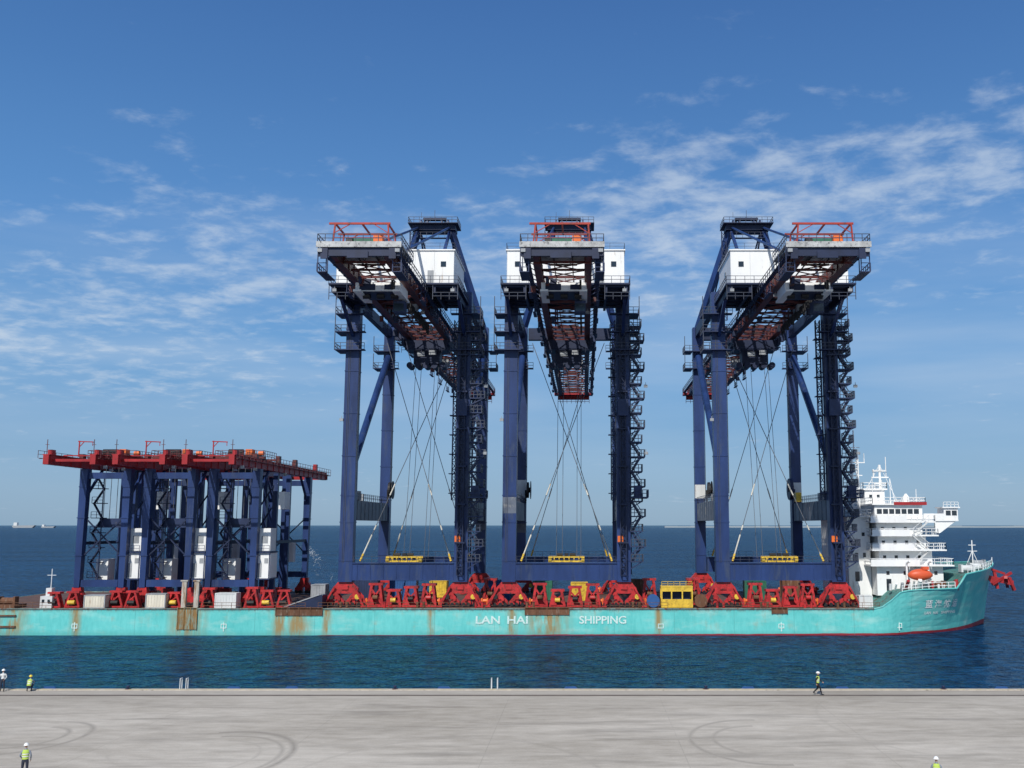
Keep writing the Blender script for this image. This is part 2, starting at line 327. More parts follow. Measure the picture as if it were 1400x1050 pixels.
h1 = noise(.12, 4, (1, 1, 2)); h2 = noise(1.0, 8, (1, 1, .22), (5, 5, 5)); h3 = noise(.35, 6, (.6, 1, 1.6), (70, 2, 1)); h4 = noise(2.2, 6, (1, 1, .3))
r = n.new('ShaderNodeValToRGB'); r.color_ramp.elements[0].position = .3; r.color_ramp.elements[1].position = .7
r.color_ramp.elements[0].color = (.08, .47, .45, 1); r.color_ramp.elements[1].color = (.17, .64, .61, 1); l.new(M('ADD', M('MULTIPLY', h1, .5), M('MULTIPLY', h4, .5)), r.inputs[0])
def mixc(fac, ca, cb):
    mx = n.new('ShaderNodeMixRGB'); l.new(fac, mx.inputs[0]); l.new(ca, mx.inputs[1])
    if isinstance(cb, tuple): mx.inputs[2].default_value = (*cb, 1)
    else: l.new(cb, mx.inputs[2])
    return mx.outputs[0]
def mrange(x, a, c, lo=0., hi=1.):
    q = n.new('ShaderNodeMapRange'); l.new(x, q.inputs[0]); q.inputs[1].default_value = a; q.inputs[2].default_value = c; q.inputs[3].default_value = lo; q.inputs[4].default_value = hi; return q.outputs[0]
pale = mrange(h3, .5, .7, 0, .6); col = mixc(pale, r.outputs[0], (.40, .67, .61))
rustm = M('MULTIPLY', mrange(h2, .54, .7), mrange(h3, .45, .62))
loc = None
for px, wdt in ((258, 3.6), (385, 2.2), (408, 2.6), (448, .9), (748, 4.5), (590, .8), (20, 3), (105, 1.2), (700, 1.2), (900, .8)):
    q = M('SUBTRACT', 1, M('DIVIDE', M('ABSOLUTE', M('SUBTRACT', sp.outputs[0], (px-PXC)/8.78)), wdt), clamp=True); loc = q if loc is None else M('MAXIMUM', loc, q)
rust2 = M('MULTIPLY', loc, mrange(h2, .36, .58, .0, 1.2))
fac = M('MAXIMUM', M('MULTIPLY', M('MULTIPLY', rustm, .45), M('LESS_THAN', sp.outputs[0], 46)), M('MINIMUM', rust2, .9))
col = mixc(fac, col, (.32, .19, .05))
edge = M('MULTIPLY', mrange(sp.outputs[2], 3.4, 4.0), M('MULTIPLY', mrange(h4, .42, .62), M('LESS_THAN', sp.outputs[0], 45))); col = mixc(M('MULTIPLY', edge, .8), col, (.12, .07, .05))
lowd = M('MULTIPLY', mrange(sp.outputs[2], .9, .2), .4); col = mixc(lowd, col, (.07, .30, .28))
wl = M('ADD', M('MULTIPLY_ADD', sp.outputs[0], .0035, .16), M('MULTIPLY', M('SUBTRACT', h3, .5), .3))
wl = M('MAXIMUM', wl, M('MULTIPLY', M('SUBTRACT', sp.outputs[0], 48), .04))
wl = M('MINIMUM', wl, .8)
redm = M('LESS_THAN', sp.outputs[2], wl); col = mixc(redm, col, (.25, .02, .03))
frr = M('ABSOLUTE', M('SUBTRACT', M('FRACT', M('DIVIDE', sp.outputs[0], 9.3)), .5)); seam = M('MULTIPLY', M('LESS_THAN', frr, .006), .3); col = mixc(seam, col, (.05, .2, .2))
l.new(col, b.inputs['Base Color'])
bp = n.new('ShaderNodeBump'); bp.inputs['Strength'].default_value = .25; bp.inputs['Distance'].default_value = .25; l.new(h1, bp.inputs['Height']); l.new(bp.outputs[0], b.inputs['Normal'])
HULLM = m
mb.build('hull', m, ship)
dk = MB(); fdk = MB()
for i, s in enumerate(ST):
    z = s[4]-.06 if s[0] <= 45 else s[4]-.14
    x, h = hull_point(s, z); tgt = dk if s[0] <= 45 else fdk
    for t_ in ((dk, fdk) if s[0] == 45 else (tgt,)):
        t_.v += [(x, -h+.05, z), (x, h-.05, z)]
        a = len(t_.v)-2
        if a: t_.f.append((a-2, a, a+1, a-1))
dk.build('deck', DECKM, ship); fdk.build('foredeck', FDECK, ship)
sk_ = MB()
for a, c in zip(ST[:-1], ST[1:]):
    for sgn in (-1, 1):
        if a[0] < 45: sk_.bar((a[0], sgn*(a[2]+.02), a[4]+.03), (c[0], sgn*(c[2]+.02), c[4]+.03), .28, .16)
sk_.build('sheer_strake', mat('strake', (.16, .24, .22), .7, var=.4, scale=.7, dirt=(.14, .06, .035), dirt_amt=.52), ship)
sk_ = MB()
for a, c in zip(ST[:-1], ST[1:]):
    for sgn in (-1, 1):
        if a[0] >= 45: sk_.bar((a[0], sgn*a[2], a[4]+.03), (c[0], sgn*c[2], c[4]+.03), .22, .14)
sk_.build('bulwark_cap', HULLM, ship)
dr = MB(); rx = -100
while rx < 44:
    L = random.choice((4, 6, 9)); y = -19.7
    if random.random() < .62: dr.rail([(rx, y, DZ+.05), (rx+L, y, DZ+.05)], .9, 1.5, .05)
    rx += L+random.choice((.5, 2, 4))
dr.build('deck_rail', RUST, ship)
for px, wd, z0, z1, mt in ((258, 1.5, .9, 4.2, RUSTY), (410, 3.6, 3.0, 4.25, RUST), (748, 3.4, 3.1, 4.25, RUST), (1065, 1.2, 3.3, 4.2, RUST)):
    x = (px-PXC)/8.78; q = MB(); q.box(x-wd, x+wd, -20.16, -20.02, z0, z1)
    nn = max(3, int(wd*1.3))
    for j in range(nn+1): xx = x-wd+2*wd*j/nn; q.box(xx-.06, xx+.06, -20.26, -20.163, z0, z1+.1)
    q.build('side_plate', mt, ship)
for px in (251, 268):
    x = (px-PXC)/8.78; MB().box(x-.35, x+.35, -20.0, -19.5, 4.2, 8.2).box(x-.55, x+.55, -20.1, -19.4, 8.2, 8.4).build('side_post', mat('worn_post', (.45, .43, .38), .8, var=.3, dirt=(.25, .13, .06), dirt_amt=.5, streak=True), ship)
FADE = mat('faded_white_letters', (.64, .78, .75), .6, var=.05, scale=2.6, dirt=(.2, .58, .54), dirt_amt=.51)
WLET = mat('white_letters', (.82, .86, .85), .6, var=.05, scale=1)
def hullY(x, z):
    prev = None
    for s in ST:
        xx, h = hull_point(s, z)
        if prev and prev[0] <= x <= xx:
            t = (x-prev[0])/(xx-prev[0]+1e-9); return prev[1]+(h-prev[1])*t
        prev = (xx, h)
    return 20
def text_mesh(body, x0, x1, z0, hgt, m, bold=0):
    cu = bpy.data.curves.new('t', 'FONT'); cu.body = body; cu.size = 1; cu.offset = bold; o = bpy.data.objects.new('t', cu); C.objects.link(o)
    bpy.context.view_layer.update(); dg = bpy.context.evaluated_depsgraph_get(); me = bpy.data.meshes.new_from_object(o.evaluated_get(dg)); bpy.data.objects.remove(o)
    if not len(me.vertices): return
    xs = [v.co.x for v in me.vertices]; ys = [v.co.y for v in me.vertices]; ax, bx, ay, by = min(xs), max(xs), min(ys), max(ys)
    for v in me.vertices:
        x = x0+(v.co.x-ax)/(bx-ax)*(x1-x0); z = z0+(v.co.y-ay)/(by-ay)*hgt
        v.co = (x, -hullY(x, z)-.09, z)
    me.materials.clear(); me.materials.append(m); me.name = 'hull_lettering'
    q = bpy.data.objects.new('hull_lettering', me); C.objects.link(q); q.parent = ship
def hx(px): return (px-PXC)/8.78
text_mesh('LAN', hx(651), hx(684), 1.75, 1.2, FADE, bold=.02); text_mesh('HAI', hx(694), hx(722), 1.75, 1.2, FADE, bold=.02); text_mesh('SHIPPING', hx(792), hx(856), 1.75, 1.2, FADE, bold=.02)
for i, ch in enumerate('蓝海航运'):
    xa = X_at(1265, 159.5)+i*1.62; text_mesh(ch, xa, xa+1.25, 4.0, 1.3, WLET, bold=.02)
xa = X_at(1265, 159.5); text_mesh('LAN', xa, xa+1.1, 3.0, .45, WLET, bold=.02); text_mesh('HAI', xa+1.5, xa+2.4, 3.0, .45, WLET, bold=.02); text_mesh('SHIPPING', xa+3.0, xa+6.0, 3.0, .45, WLET, bold=.02)
for px in (105, 308, 903, 1067, 1230):
    x = hx(px); y = -hullY(x, 1.3); q = MB()
    for (a, c, d, e) in ((-.07, .07, .6, 2.0), (-.45, .45, 1.65, 1.77), (-.45, .45, 1.05, 1.17), (-.45, -.33, 1.17, 1.65), (.33, .45, 1.17, 1.65)):
        if px == 903 and abs(a) < .1: continue
        q.box(x+a, x+c, y-.09 if abs(a) > .1 else y-.096, y-.01, d, e)
    q.build('hull_mark', FADE, ship)
an = MB()
for p, q_, a, c in (((69.6,-8,8.2),(75.0,-8.4,7.0),.7,.8), ((73.1,-9.6,8.2),(74.8,-6.6,6.2),.5,.5), ((71.6,-8,9.4),(72.0,-8.2,5.9),.45,.45), ((70.6,-9,6.8),(75.0,-8,9.0),.4,.4), ((70.0,-8.1,10.0),(73.6,-8.2,8.8),.35,.35), ((74.2,-8.6,8.1),(75.2,-8.4,5.6),.5,.45), ((69.2,-8,9.2),(71.4,-8.6,6.6),.45,.45)):
    f_ = lambda w_: (67.4+(w_[0]-69.4)*.85, w_[1]+1.0, w_[2]*.85+1.3)
    an.bar(f_(p), f_(q_), a, c)
an.build('anchor', RED, ship)
MB().tube((65,-9,9.6),(65,-9,14.4),.09,n=8).bar((64.2,-9,12.6),(65.8,-9,12.6),.1).bar((64.4,-9,13.6),(65.6,-9,13.6),.1).bar((63.6,-9,9.6),(65,-9,12.7),.08).bar((66.3,-9,9.7),(65,-9,12.7),.08).build('foremast', WHITE, ship)
for wx, wy, wz, mt in ((64.6, -11, 9.55, WHITEG), (67.0, -6, 9.9, GREY), (56.4, -16.2, 6.9, RUST), (62.2, -13.5, 9.35, WHITEG)):
    MB().tube((wx-.8,wy,wz+.6),(wx+.8,wy,wz+.6),.5,n=12).box(wx-1.1,wx-.8,wy-.7,wy+.7,wz,wz+1.2).box(wx+.8,wx+1.1,wy-.7,wy+.7,wz,wz+1.2).build('windlass', mt, ship)
for pts in ([(55,-19.3,7.0),(58.4,-18.4,7.05)], [(60.9,-17.4,9.3),(64.2,-14.8,9.65),(68.2,-8.8,10.1),(70.4,-3.6,10.4)], [(49.6,-19.8,6.6),(55,-19.3,7.0)]):
    MB().rail(pts,1.0,1.2,.08).build('bow_railing', WHITE, ship)
def house(name, x0, x1, y0, y1, z0, z1, m=WHITE, wins=None, winx=None, rail=True, over=.5, overx=None):
    o = MB().box(x0, x1, y0, y1, z0, z1).build(name, m, ship); ox = over if overx is None else overx
    if over: MB().box(x0-over, x1+ox, y0-over, y1+over, z1+.003, z1+.24).build('deck_slab', WHITE, o)
    if rail:
        MB().rail([(x0-over+.08, y1, z1+.24), (x0-over+.08, y0-over+.08, z1+.24), (x1+ox-.08, y0-over+.08, z1+.24), (x1+ox-.08, y1, z1+.24)], 1.0, 1.0, .09).build('handrail', WHITE, o)
        if over > 1: MB().box(x0-over+.05, x0+(x1-x0)*.62, y0-over, y0-over+.05, z1+.241, z1+1.1).build('bulwark', WHITE, o)
    for wx, wz, ww, wh in (wins or []): MB().box(wx-ww/2, wx+ww/2, y0-.03, y0+.05, wz-wh/2, wz+wh/2).build('window', GLASS, o)
    for wy, wz, ww, wh in (winx or []): MB().box(x1-.05, x1+.03, wy-ww/2, wy+ww/2, wz-wh/2, wz+wh/2).build('window', GLASS, o)
    return o
house('exhaust_casing', 43.8, 47.5, -10.5, 8, 3.95, 18.2, WHITE, [(45.2, 12, .5, .7), (46.5, 12, .5, .7), (45.2, 8.5, .7, 1.6), (46.4, 15.4, .5, .6)])
house('deckhouse', 47.6, 58.4, -13.4, 13.4, 5.6, 10.3, WHITE, [(49.4, 9.2, .5, .6), (52.2, 9.2, .5, .6), (55.4, 9.2, .5, .6), (57.2, 9.2, .5, .6), (49.5, 7.3, .8, 1.9)], over=1.3, overx=1.4)
house('deckhouse', 48.3, 57.0, -12.6, 12.6, 10.55, 12.75, WHITE, [(49.2+1.9*i, 11.7, .5, .6) for i in range(4)], over=1.5, overx=1.9)
house('deckhouse', 48.3, 56.2, -12.3, 12.4, 13.0, 15.1, WHITE, [(49.2+1.9*i, 14.1, .5, .6) for i in range(4)], over=1.3, overx=1.7)
house('deckhouse', 48.2, 55.8, -12.0, 12.2, 15.35, 17.3, WHITE, [(49.2+1.9*i, 16.3, .5, .6) for i in range(3)], over=1.3, overx=1.8)
house('bridge', 47.9, 55.8, -12.4, 13.2, 17.56, 20.2, WHITE, [(48.7+1.02*i, 19.15, .82, .8) for i in range(7)], [(-11.5+1.5*i, 19.15, 1.1, .9) for i in range(16)], over=.5)
MB().box(51.0, 56.4, -12.98, -12.92, 20.19, 20.7).box(56.32,56.38,-12.9,12.9,20.19,20.7).build('red_trim', RED, ship)
wg = MB().box(56.0, 61.7, -12.4, 12.4, 17.56, 17.8).box(59.4, 61.7, -12.3, -9.2, 17.81, 19.7).box(59.1, 62.0, -12.6, -9.0, 19.7, 19.9).box(56,59.4,-12.38,-12.25,17.81,18.8)
wg.prism([(57.9,17.55),(61.3,17.55),(58.6,15.6),(57.9,15.6)], -12.2, -11.7).prism([(57.9,17.55),(61.3,17.55),(58.6,15.6),(57.9,15.6)], 11.7, 12.2)
wo = wg.build('bridge_wing', WHITE, ship)
boxes('window', GLASS, wo, (59.7, 60.5, -12.34, -12.28, 18.5, 19.3), (60.7, 61.5, -12.34, -12.28, 18.5, 19.3), (61.68, 61.73, -12.1, -9.4, 18.5, 19.3))
MB().rail([(59.3,-12.4,19.9),(61.8,-12.4,19.9)],.8,.7,.07).build('handrail', WHITE, wo)
house('wheelhouse_top', 48.2, 51.6, -6, 6, 20.46, 22.9, WHITE, [(49.2, 21.8, .5, .6), (50.5, 21.8, .5, .6)], over=.4)
for k, (z0, z1) in enumerate(((5.7, 10.3), (10.5, 12.8), (12.95, 15.2), (15.3, 17.4))):
    a, c = (53.6, 56.2) if k % 2 else (56.2, 53.6)
    MB().bar((a,-13.6,z0),(c,-13.6,z1),.5,.15).bar((a,-13.9,z0+1),(c,-13.9,z1+1),.08).build('outside_stair', WHITEG, ship)
ms = MB(); ms.lattice((46.6,-6,18.3),(46.6,-6,28.8),(.5,0,0),(0,.5,0),9,.11); ms.tube((46.6,-6,28.8),(46.6,-6,33.2),.12,n=6); ms.bar((44.8,-6,27.6),(48.4,-6,27.6),.15); ms.bar((45.4,-6,25.4),(47.9,-6,25.4),.15); ms.bar((45.5,-6,30.2),(47.6,-6,30.2),.12); ms.bar((44.9,-6,27.6),(44.9,-6,29),.1).bar((48.3,-6,27.6),(48.3,-6,29.2),.1)
ms.build('signal_mast', WHITE, ship)
ms = MB(); ms.tube((51.8,-3,23.1),(51.8,-3,27.4),.22,n=8); ms.bar((50.3,-3,25.2),(53.3,-3,25.2),.2); ms.bar((50.7,-3,24.1),(53,-3,24.1),.16); ms.tube((52.9,-3,25.2),(52.9,-3,28.8),.07,n=6); ms.tube((50.7,-3,25.3),(50.7,-3,26.6),.12,n=6); ms.bar((51.8,-3,27.4),(54.9,-3,20.5),.07).bar((51.8,-3,27.4),(49.4,-3,23.2),.07)
ms.bar((53.5,-3,20.5),(53.5,-3,25),.1).bar((54.3,-3,20.5),(53.5,-3,25),.08)
ms.build('radar_mast', WHITE, ship)
MB().box(50.5,52.9,-3.3,-2.9,26.2,26.5).build('radar_scanner', WHITEG, ship)
MB().tube((54.6,-8,20.45),(54.6,-8,21.6),.6,.55,n=14).tube((54.6,-8,21.6),(54.6,-8,22.2),.55,.15,n=14).build('satellite_dome', WHITE, ship)
for x, z in ((50, 24.4), (55.7, 22.9), (48.4, 24.9)): MB().tube((x,-10,20.45),(x,-10,z),.06,n=6).build('antenna', WHITE, ship)
lb = MB(); ns = 12; LX, LZ = 53.6, 9.0
for i in range(9):
    t = i/8; x = -1.95+3.9*t; rr = math.sin(math.pi*min(1, max(0, t*.96+.02)))**.5
    for k in range(ns):
        a = 2*math.pi*k/ns; lb.v.append((LX+x, -16.5+math.cos(a)*.8*rr, LZ+math.sin(a)*(1.0 if math.sin(a) > 0 else .85)*rr))
for i in range(8):
    for k in range(ns):
        j = (k+1) % ns; lb.f.append((i*ns+k, (i+1)*ns+k, (i+1)*ns+j, i*ns+j))
lb.f += [tuple(range(ns)), tuple(8*ns+ns-1-k for k in range(ns))]
lbo = lb.build('lifeboat', mat('lifeboat_orange', (.65, .10, .035), .45, var=.15), ship, smooth=True)
MB().box(LX+.3, LX+1.3, -17.0, -16.0, LZ+.85, LZ+1.35).build('lifeboat_cockpit', MATS['lifeboat_orange'], lbo)
for x in (LX-1.7, LX+1.8): MB().bar((x,-15.1,6),(x,-15.2,10.8),.25).bar((x,-15.2,10.8),(x,-16.8,11.2),.22).bar((x,-16.6,11.1),(x,-16.6,9.9),.06).bar((x,-15.1,8.2),(x,-17,8.0),.22).bar((x,-17,8),(x,-17,6.3),.18).build('davit', WHITE, ship)
MB().bar((LX-2.4,-16.5,7.9),(LX+2.5,-16.5,7.9),.2,.15).build('lifeboat_cradle', WHITE, ship)
for i in range(12):
    x = 48.6+i*.95; MB().tube((x,-17.5+random.random()*2,6.7),(x,-17.2,7.4+random.random()*1.1),.16+.2*random.random(),n=8).build('deck_fitting', (WHITEG, WHITE, GREY, RED)[i % 4], ship)
so2 = MB().box(-85.8,-83.9,-18,-15,3.98,5.8).box(-85.5,-84.6,-17,-16,5.8,7.0).build('stern_cabin', WHITEG, ship)
boxes('window', GLASS, so2, (-85.5,-85.1,-18.04,-17.98,4.8,5.3), (-84.6,-84.2,-18.04,-17.98,4.8,5.3))
MB().tube((-85,-16.5,7),(-85,-16.5,10),.06,n=6).bar((-85.7,-16.5,9),(-84.3,-16.5,9),.07).build('mast', WHITE, ship)
MB().box(-93,-89.5,-18.5,-15,3.98,4.5).tube((-92.4,-17,5),(-90.3,-17,5),.55,n=12).box(-92.7,-92.4,-17.6,-16.4,4.5,5.7).box(-90.3,-90,-17.6,-16.4,4.5,5.7).build('mooring_winch', RUST, ship)
boxes('rubbing_strip', RUST, ship, (-98,-88.2,-20.25,-20.03,1.2,1.45), (-98,-88.2,-20.25,-20.03,2.9,3.1))
# ------------------------------------------------------------ tall cranes
def corner_bogie(root, cx, cy, red=REDB, s=.72):
    P_ = lambda pts: [(cx+a*s, z) for a, z in pts]
    e = MB().prism(P_([(-2.9,2.05),(2.9,2.05),(2.8,2.9),(1.6,3.9),(-1.6,3.9),(-2.8,2.9)]), cy-.55, cy+.55).box(cx-.5,cx+.5,cy-.75,cy+.75,2.7,3.3).build('equalizer_beam', red, root)
    for sx_ in (-1, 1):
        c2 = sx_*2.45
        pr = P_([(c2-1.55,1.15),(c2+1.55,1.15),(c2+1.4,1.6),(c2+.5,2.3),(c2-.5,2.3),(c2-1.4,1.6)])
        MB().prism(pr, cy-.72, cy-.56).prism(pr, cy+.56, cy+.72).tube((cx+c2*s,cy-.85,1.9),(cx+c2*s,cy+.85,1.9),.22,n=10).build('rocker_plate', red, e)
        for s2 in (-1, 1):
            c3 = c2+s2*1.2
            MB().prism(P_([(c3-1.05,.35),(c3+1.05,.35),(c3+1.05,.85),(c3+.4,1.35),(c3-.4,1.35),(c3-1.05,.85)]), cy-.5, cy+.5).tube((cx+c3*s,cy-.95,1.1),(cx+c3*s,cy-.5,1.1),.22,n=10).build('bogie', red, e)
            for s3 in (-1, 1): MB().tube((cx+(c3+s3*.55)*s,cy-.62,.34),(cx+(c3+s3*.55)*s,cy+.62,.34),.3,n=12).build('wheel', DARK, e)
    for s1 in (-1, 1):
        MB().tube((cx+s1*3.5,cy,.9),(cx+s1*3.85,cy,.9),.26,n=8).box(cx+s1*3.4-.12,cx+s1*3.4+.12,cy-.4,cy+.4,.3,1.3).build('buffer', ORANGE, e)
        MB().bar((cx+s1*3.2,cy-1.3,.1),(cx+s1*1.6,cy-1.0,3.2),.26).box(cx+s1*3.2-.4,cx+s1*3.2+.4,cy-1.6,cy-1.0,.0,.2).build('lashing_strut', red, e)
        MB().tube((cx+s1*2.1,cy-1.15,1.6),(cx+s1*2.1,cy-.76,1.6),.42,n=12).build('drive_motor', YELLOW if s1 > 0 else DARK, e)
def build_sts():
    r = thing('container_crane', 'x', 'crane', (0,0,0), 0, 'tall ship-to-shore cranes lashed on the deck')
    W = 9.25; G = 30.0; TOP = 51.4
    for x in (-W, W):
        for y in (0, G):
            wd = 1.1 if y == 0 else .95
            lg = MB().box(x-wd, x+wd, y-.95, y+.95, 3.9, TOP)
            for z in (7.2, 13.3, 17.6, 24, 31, 38, 45): lg.box(x-wd-.07, x+wd+.07, y-1.02, y+1.02, z, z+.18)
            o = lg.build('leg', NAVY, r)
            lad = MB(); lx = x+(wd+.12)*(-1 if x > 0 else 1)
            for q in (-.25, .25): lad.bar((lx, y-.7+q, 18), (lx, y-.7+q, 44), .06)
            for k in range(26): lad.bar((lx, y-.95, 18.5+k), (lx, y-.45, 18.5+k), .05)
            lad.build('ladder', STEEL, o)
            corner_bogie(r, x, y)
    for y in (0, G):
        q = MB().box(-W+1.12, W-1.12, y-.9, y+.9, 4.3, 6.8).box(-W+1.12, W-1.12, y-1.1, y+1.1, 6.8, 6.95).box(-W+1.12, W-1.12, y-1.0, y+1.0, 4.15, 4.3)
        for k in range(8): q.box(-7.4+k*2.1, -7.3+k*2.1, y-.98, y+.98, 4.3, 6.8)
        o = q.build('sill_beam', NAVY, r)
        MB().rail([(-W+1.3, y-1.0, 6.95), (W-1.3, y-1.0, 6.95)], 1.0, 1.5, .05).build('handrail', STEEL, o)
        q = MB().box(-W+1.12, W-1.12, y-.7, y+.85, 49.0, 51.3)
        for x in (-3.4, 3.4): q.box(x-.5, x+.5, y-.5, y+.5, 47.9, 49.0)
        q.build('cross_beam', NAVYD, r)
    for x in (-W, W):
        q = MB().box(x-.7, x+.7, 1.0, G-1.0, 13.7, 17.0)
        for k in range(9): q.box(x-.76, x+.76, 3+k*3, 3.12+k*3, 13.7, 17.0)
        o = q.build('portal_beam', GREYB, r)
        MB().rail([(x-.65,1.2,17.05),(x-.65,G-1.2,17.05)],1.1,1.6,.06).rail([(x+.65,1.2,17.05),(x+.65,G-1.2,17.05)],1.1,1.6,.06).build('handrail', STEEL, o)
        boxes('cabinet', GREY, o, (x-.5,x+.5,5,6.6,17.06,18.6), (x-.4,x+.3,9,10,17.06,18.2))
        MB().box(x-.5,x+.5,1.0,G-1.0,49.4,51.2).build('side_beam', NAVYD, r)
        MB().tube((x,.6,21.5),(x,G-.9,45.6),.62,n=14).build('diagonal_brace', NAVY, r)
    for x in (-3.4, 3.4):
        q = MB().box(x-.36, x+.36, -35, 102, 48.6, 50.2)
        for k in range(46): q.box(x-.5, x+.5, -34+k*3.0, -33.9+k*3.0, 48.5, 50.2)
        q.box(x-.5, x+.5, -35, 102, 48.42, 48.59)
        q.build('girder', REDD, r)
        sgn = 1 if x > 0 else -1
        wk = MB().box(min(x+sgn*1.0, x+sgn*1.7), max(x+sgn*1.0, x+sgn*1.7), -35, 102, 49.3, 49.36)
        for k in range(46): wk.bar((x+sgn*.5, -34+k*2.95, 48.6), (x+sgn*1.75, -34+k*2.95, 49.3), .11)
        o = wk.build('walkway', NAVYM, r)
        MB().rail([(x+sgn*1.7,-35,49.38),(x+sgn*1.7,102,49.38)],1.1,1.7,.08).build('handrail', STEEL, o)
    q = MB()
    for k in range(35):
        y = -34+k*4.0
        if y > 101: break
        q.bar((-2.9,y,48.9),(2.9,y,48.9),.2,.3)
        if y < 97: q.bar((-2.9,y,48.8),(2.9,y+4,48.8),.13); q.bar((2.9,y,48.8),(-2.9,y+4,48.8),.13)
    q.build('girder_bracing', REDD, r)
    rnd = random.Random(3)
    for k in range(34):
        y = rnd.uniform(-30, 92); x = rnd.choice((-4.6,-4.4,-2.3,-1.5,1.4,2.4,4.4,4.6)); a = rnd.uniform(.3,.9); b_ = rnd.uniform(.3,1.4); h_ = rnd.uniform(.3,.9)
        MB().box(x-a/2,x+a/2,y,y+b_,48.3-h_,48.6).build('girder_fitting', (NAVYM, REDD, NAVYD, GREY)[k % 4], r)
    for k in range(9):
        y = -24+k*13
        for xx, ya, yb in ((-4.9,y,y+4),(4.9,y+5,y+9)):
            MB().rail([(xx,ya,47.2),(xx,yb,47.2)],1.0,1.0,.08).bar((xx,ya,47.15),(xx,yb,47.15),.5,.1).bar((xx,ya,47.1),(xx,ya,49.3),.09).bar((xx,yb,47.1),(xx,yb,49.3),.09).build('maintenance_cradle', NAVYM, r)
    q = MB()
    for x in (-1.2, 1.3): q.bar((x,-34,49.6),(x,101,49.6),.14)
    for k in range(19): q.box(-1.9,1.9,-31+k*7,-30.6+k*7,49.3,49.5)
    for k in range(30): q.box(2.2,2.5,-28+k*1.1,-27.6+k*1.1,46.7+.35*math.sin(k*1.7),48.0)
    q.build('festoon_cables', DARK, r)
    for k in range(5): yy = 30+k*14; boxes('cable_tray', GREY, r, (-2.6,-2.2,yy,yy+4,47.9,48.15), (2.2,2.6,yy+6,yy+9,47.9,48.15))
    for x in (-3.4, 3.4):
        q = MB().bar((x,31,53.2),(x,70,52.4),.4)
        for k in range(8): q.bar((x,32+k*4.7,50.2),(x,34.4+k*4.7,53.0),.2); q.bar((x,34.4+k*4.7,53.0),(x,36.7+k*4.7,50.2),.2)
        q.build('boom_truss', NAVYM, r)
    o = MB().box(-5.1,5.1,99.5,102.6,48.6,49.1).box(-4.2,4.2,102.1,102.5,47.6,48.6).build('boom_tip', RED, r)
    MB().rail([(-5,99.6,49.1),(-5,102.5,49.1),(5,102.5,49.1),(5,99.6,49.1)],1.1,1.2,.09).rail([(-4.2,102.3,46.6),(4.2,102.3,46.6)],1.0,1.2,.1).build('handrail', RED, o)
    q = MB().box(-3.9,3.9,17,22,46.2,47.9).box(-2.4,2.4,18,21,43.6,46.2).box(-4.4,-3.9,16,23,46.9,48.1).box(3.9,4.4,16,23,46.9,48.1)
    for k in range(5): q.tube((-3+1.5*k,17.4,43.3),(-3+1.5*k,20,43.3),.6,n=12)
    q.rail([(-4.3,16,45.4),(4.3,16,45.4)],1.0,1.2,.08)
    q.build('boom_hinge_carriage', NAVYD, r)
    boxes('service_box', GREY, r, (-1.6,-.2,16.85,16.99,44.9,45.7), (.6,1.9,16.85,16.99,45.1,46.0), (-1.0,1.0,40,42,46.9,48.15))
    q = MB().box(-5.4,5.4,-35.4,-26,50.22,50.42).box(-5.5,5.5,-35.6,-35.42,49.7,50.45)
    for k in range(6): q.box(-5+2*k-.08,-5+2*k+.08,-35.3,-26,49.85,50.2)
    o = q.build('end_platform', mat('platform_grey', (.42, .43, .43), .6, var=.3, scale=.8, dirt=(.1, .1, .11), dirt_amt=.48), r)
    MB().rail([(-5.4,-26,50.42),(-5.4,-35.3,50.42),(5.4,-35.3,50.42),(5.4,-26,50.42)],1.1,1.0,.08).build('handrail', STEEL, o)
    MB().box(-5.3,5.3,-35.3,-34.9,48.6,49.65).box(-4.9,-4.0,-35.5,-35.3,48.2,49.6).box(3.9,4.8,-35.5,-35.3,48.2,49.6).box(-1.5,1.2,-35.5,-35.3,48.3,49.2).build('end_girder', NAVYD, r)
    for s in (-1, 1):
        a, c = sorted((s*4.3, s*5.5)); MB().box(a,c,-34.8,-30,46.6,46.7).rail([(s*5.4,-34.8,46.7),(s*5.4,-30,46.7)],1.1,1,.08).rail([(a,-34.8,46.7),(c,-34.8,46.7)],1.1,1,.08).bar((s*5.4,-34.8,46.6),(s*5.4,-34.8,50.2),.12).bar((s*5.4,-30,46.6),(s*5.4,-30,50.2),.12).bar((s*4.3,-34.8,46.6),(s*4.3,-34.8,50.2),.12).build('hanging_basket', NAVYM, r)
    q = MB()
    for y in (-34, -29.2):
        q.bar((-3.8,y,50.42),(-3.5,y,53.3),.2); q.bar((3.6,y,50.42),(3.4,y,53.3),.2); q.bar((-4.3,y,53.3),(3.7,y,53.3),.22,.26); q.bar((-3.7,y,52.0),(-1.6,y,53.2),.1)
        q.bar((3.5,y,52.0),(1.6,y,53.2),.1)
    q.bar((-3.5,-34,53.3),(-3.5,-29,53.3),.2); q.bar((3.4,-34,53.3),(3.4,-29,53.3),.2); q.bar((0,-34,53.3),(0,-29,53.3),.2); q.bar((-3.6,-34,51.4),(3.5,-34,51.4),.1)
    q.build('hoist_frame', mat('frame_red', (.34, .035, .022), .55, dirt=(.12, .03, .02), dirt_amt=.45), r)
    MB().box(-1.4,1.2,-32.6,-30.4,50.44,51.7).build('winch', GREEN, r)
    MB().tube((-2.3,-32.4,51.2),(-1.45,-32.4,51.2),.7,n=14).build('winch_drum', DARK, r)
    MB().box(1.3,2.5,-33,-31.6,50.44,52.0).build('motor_cover', ORANGE, r)
    hs = MB().box(-9,9,-14,-1.2,49.6,54.8).build('machinery_house', WHITE, r)
    q = MB()
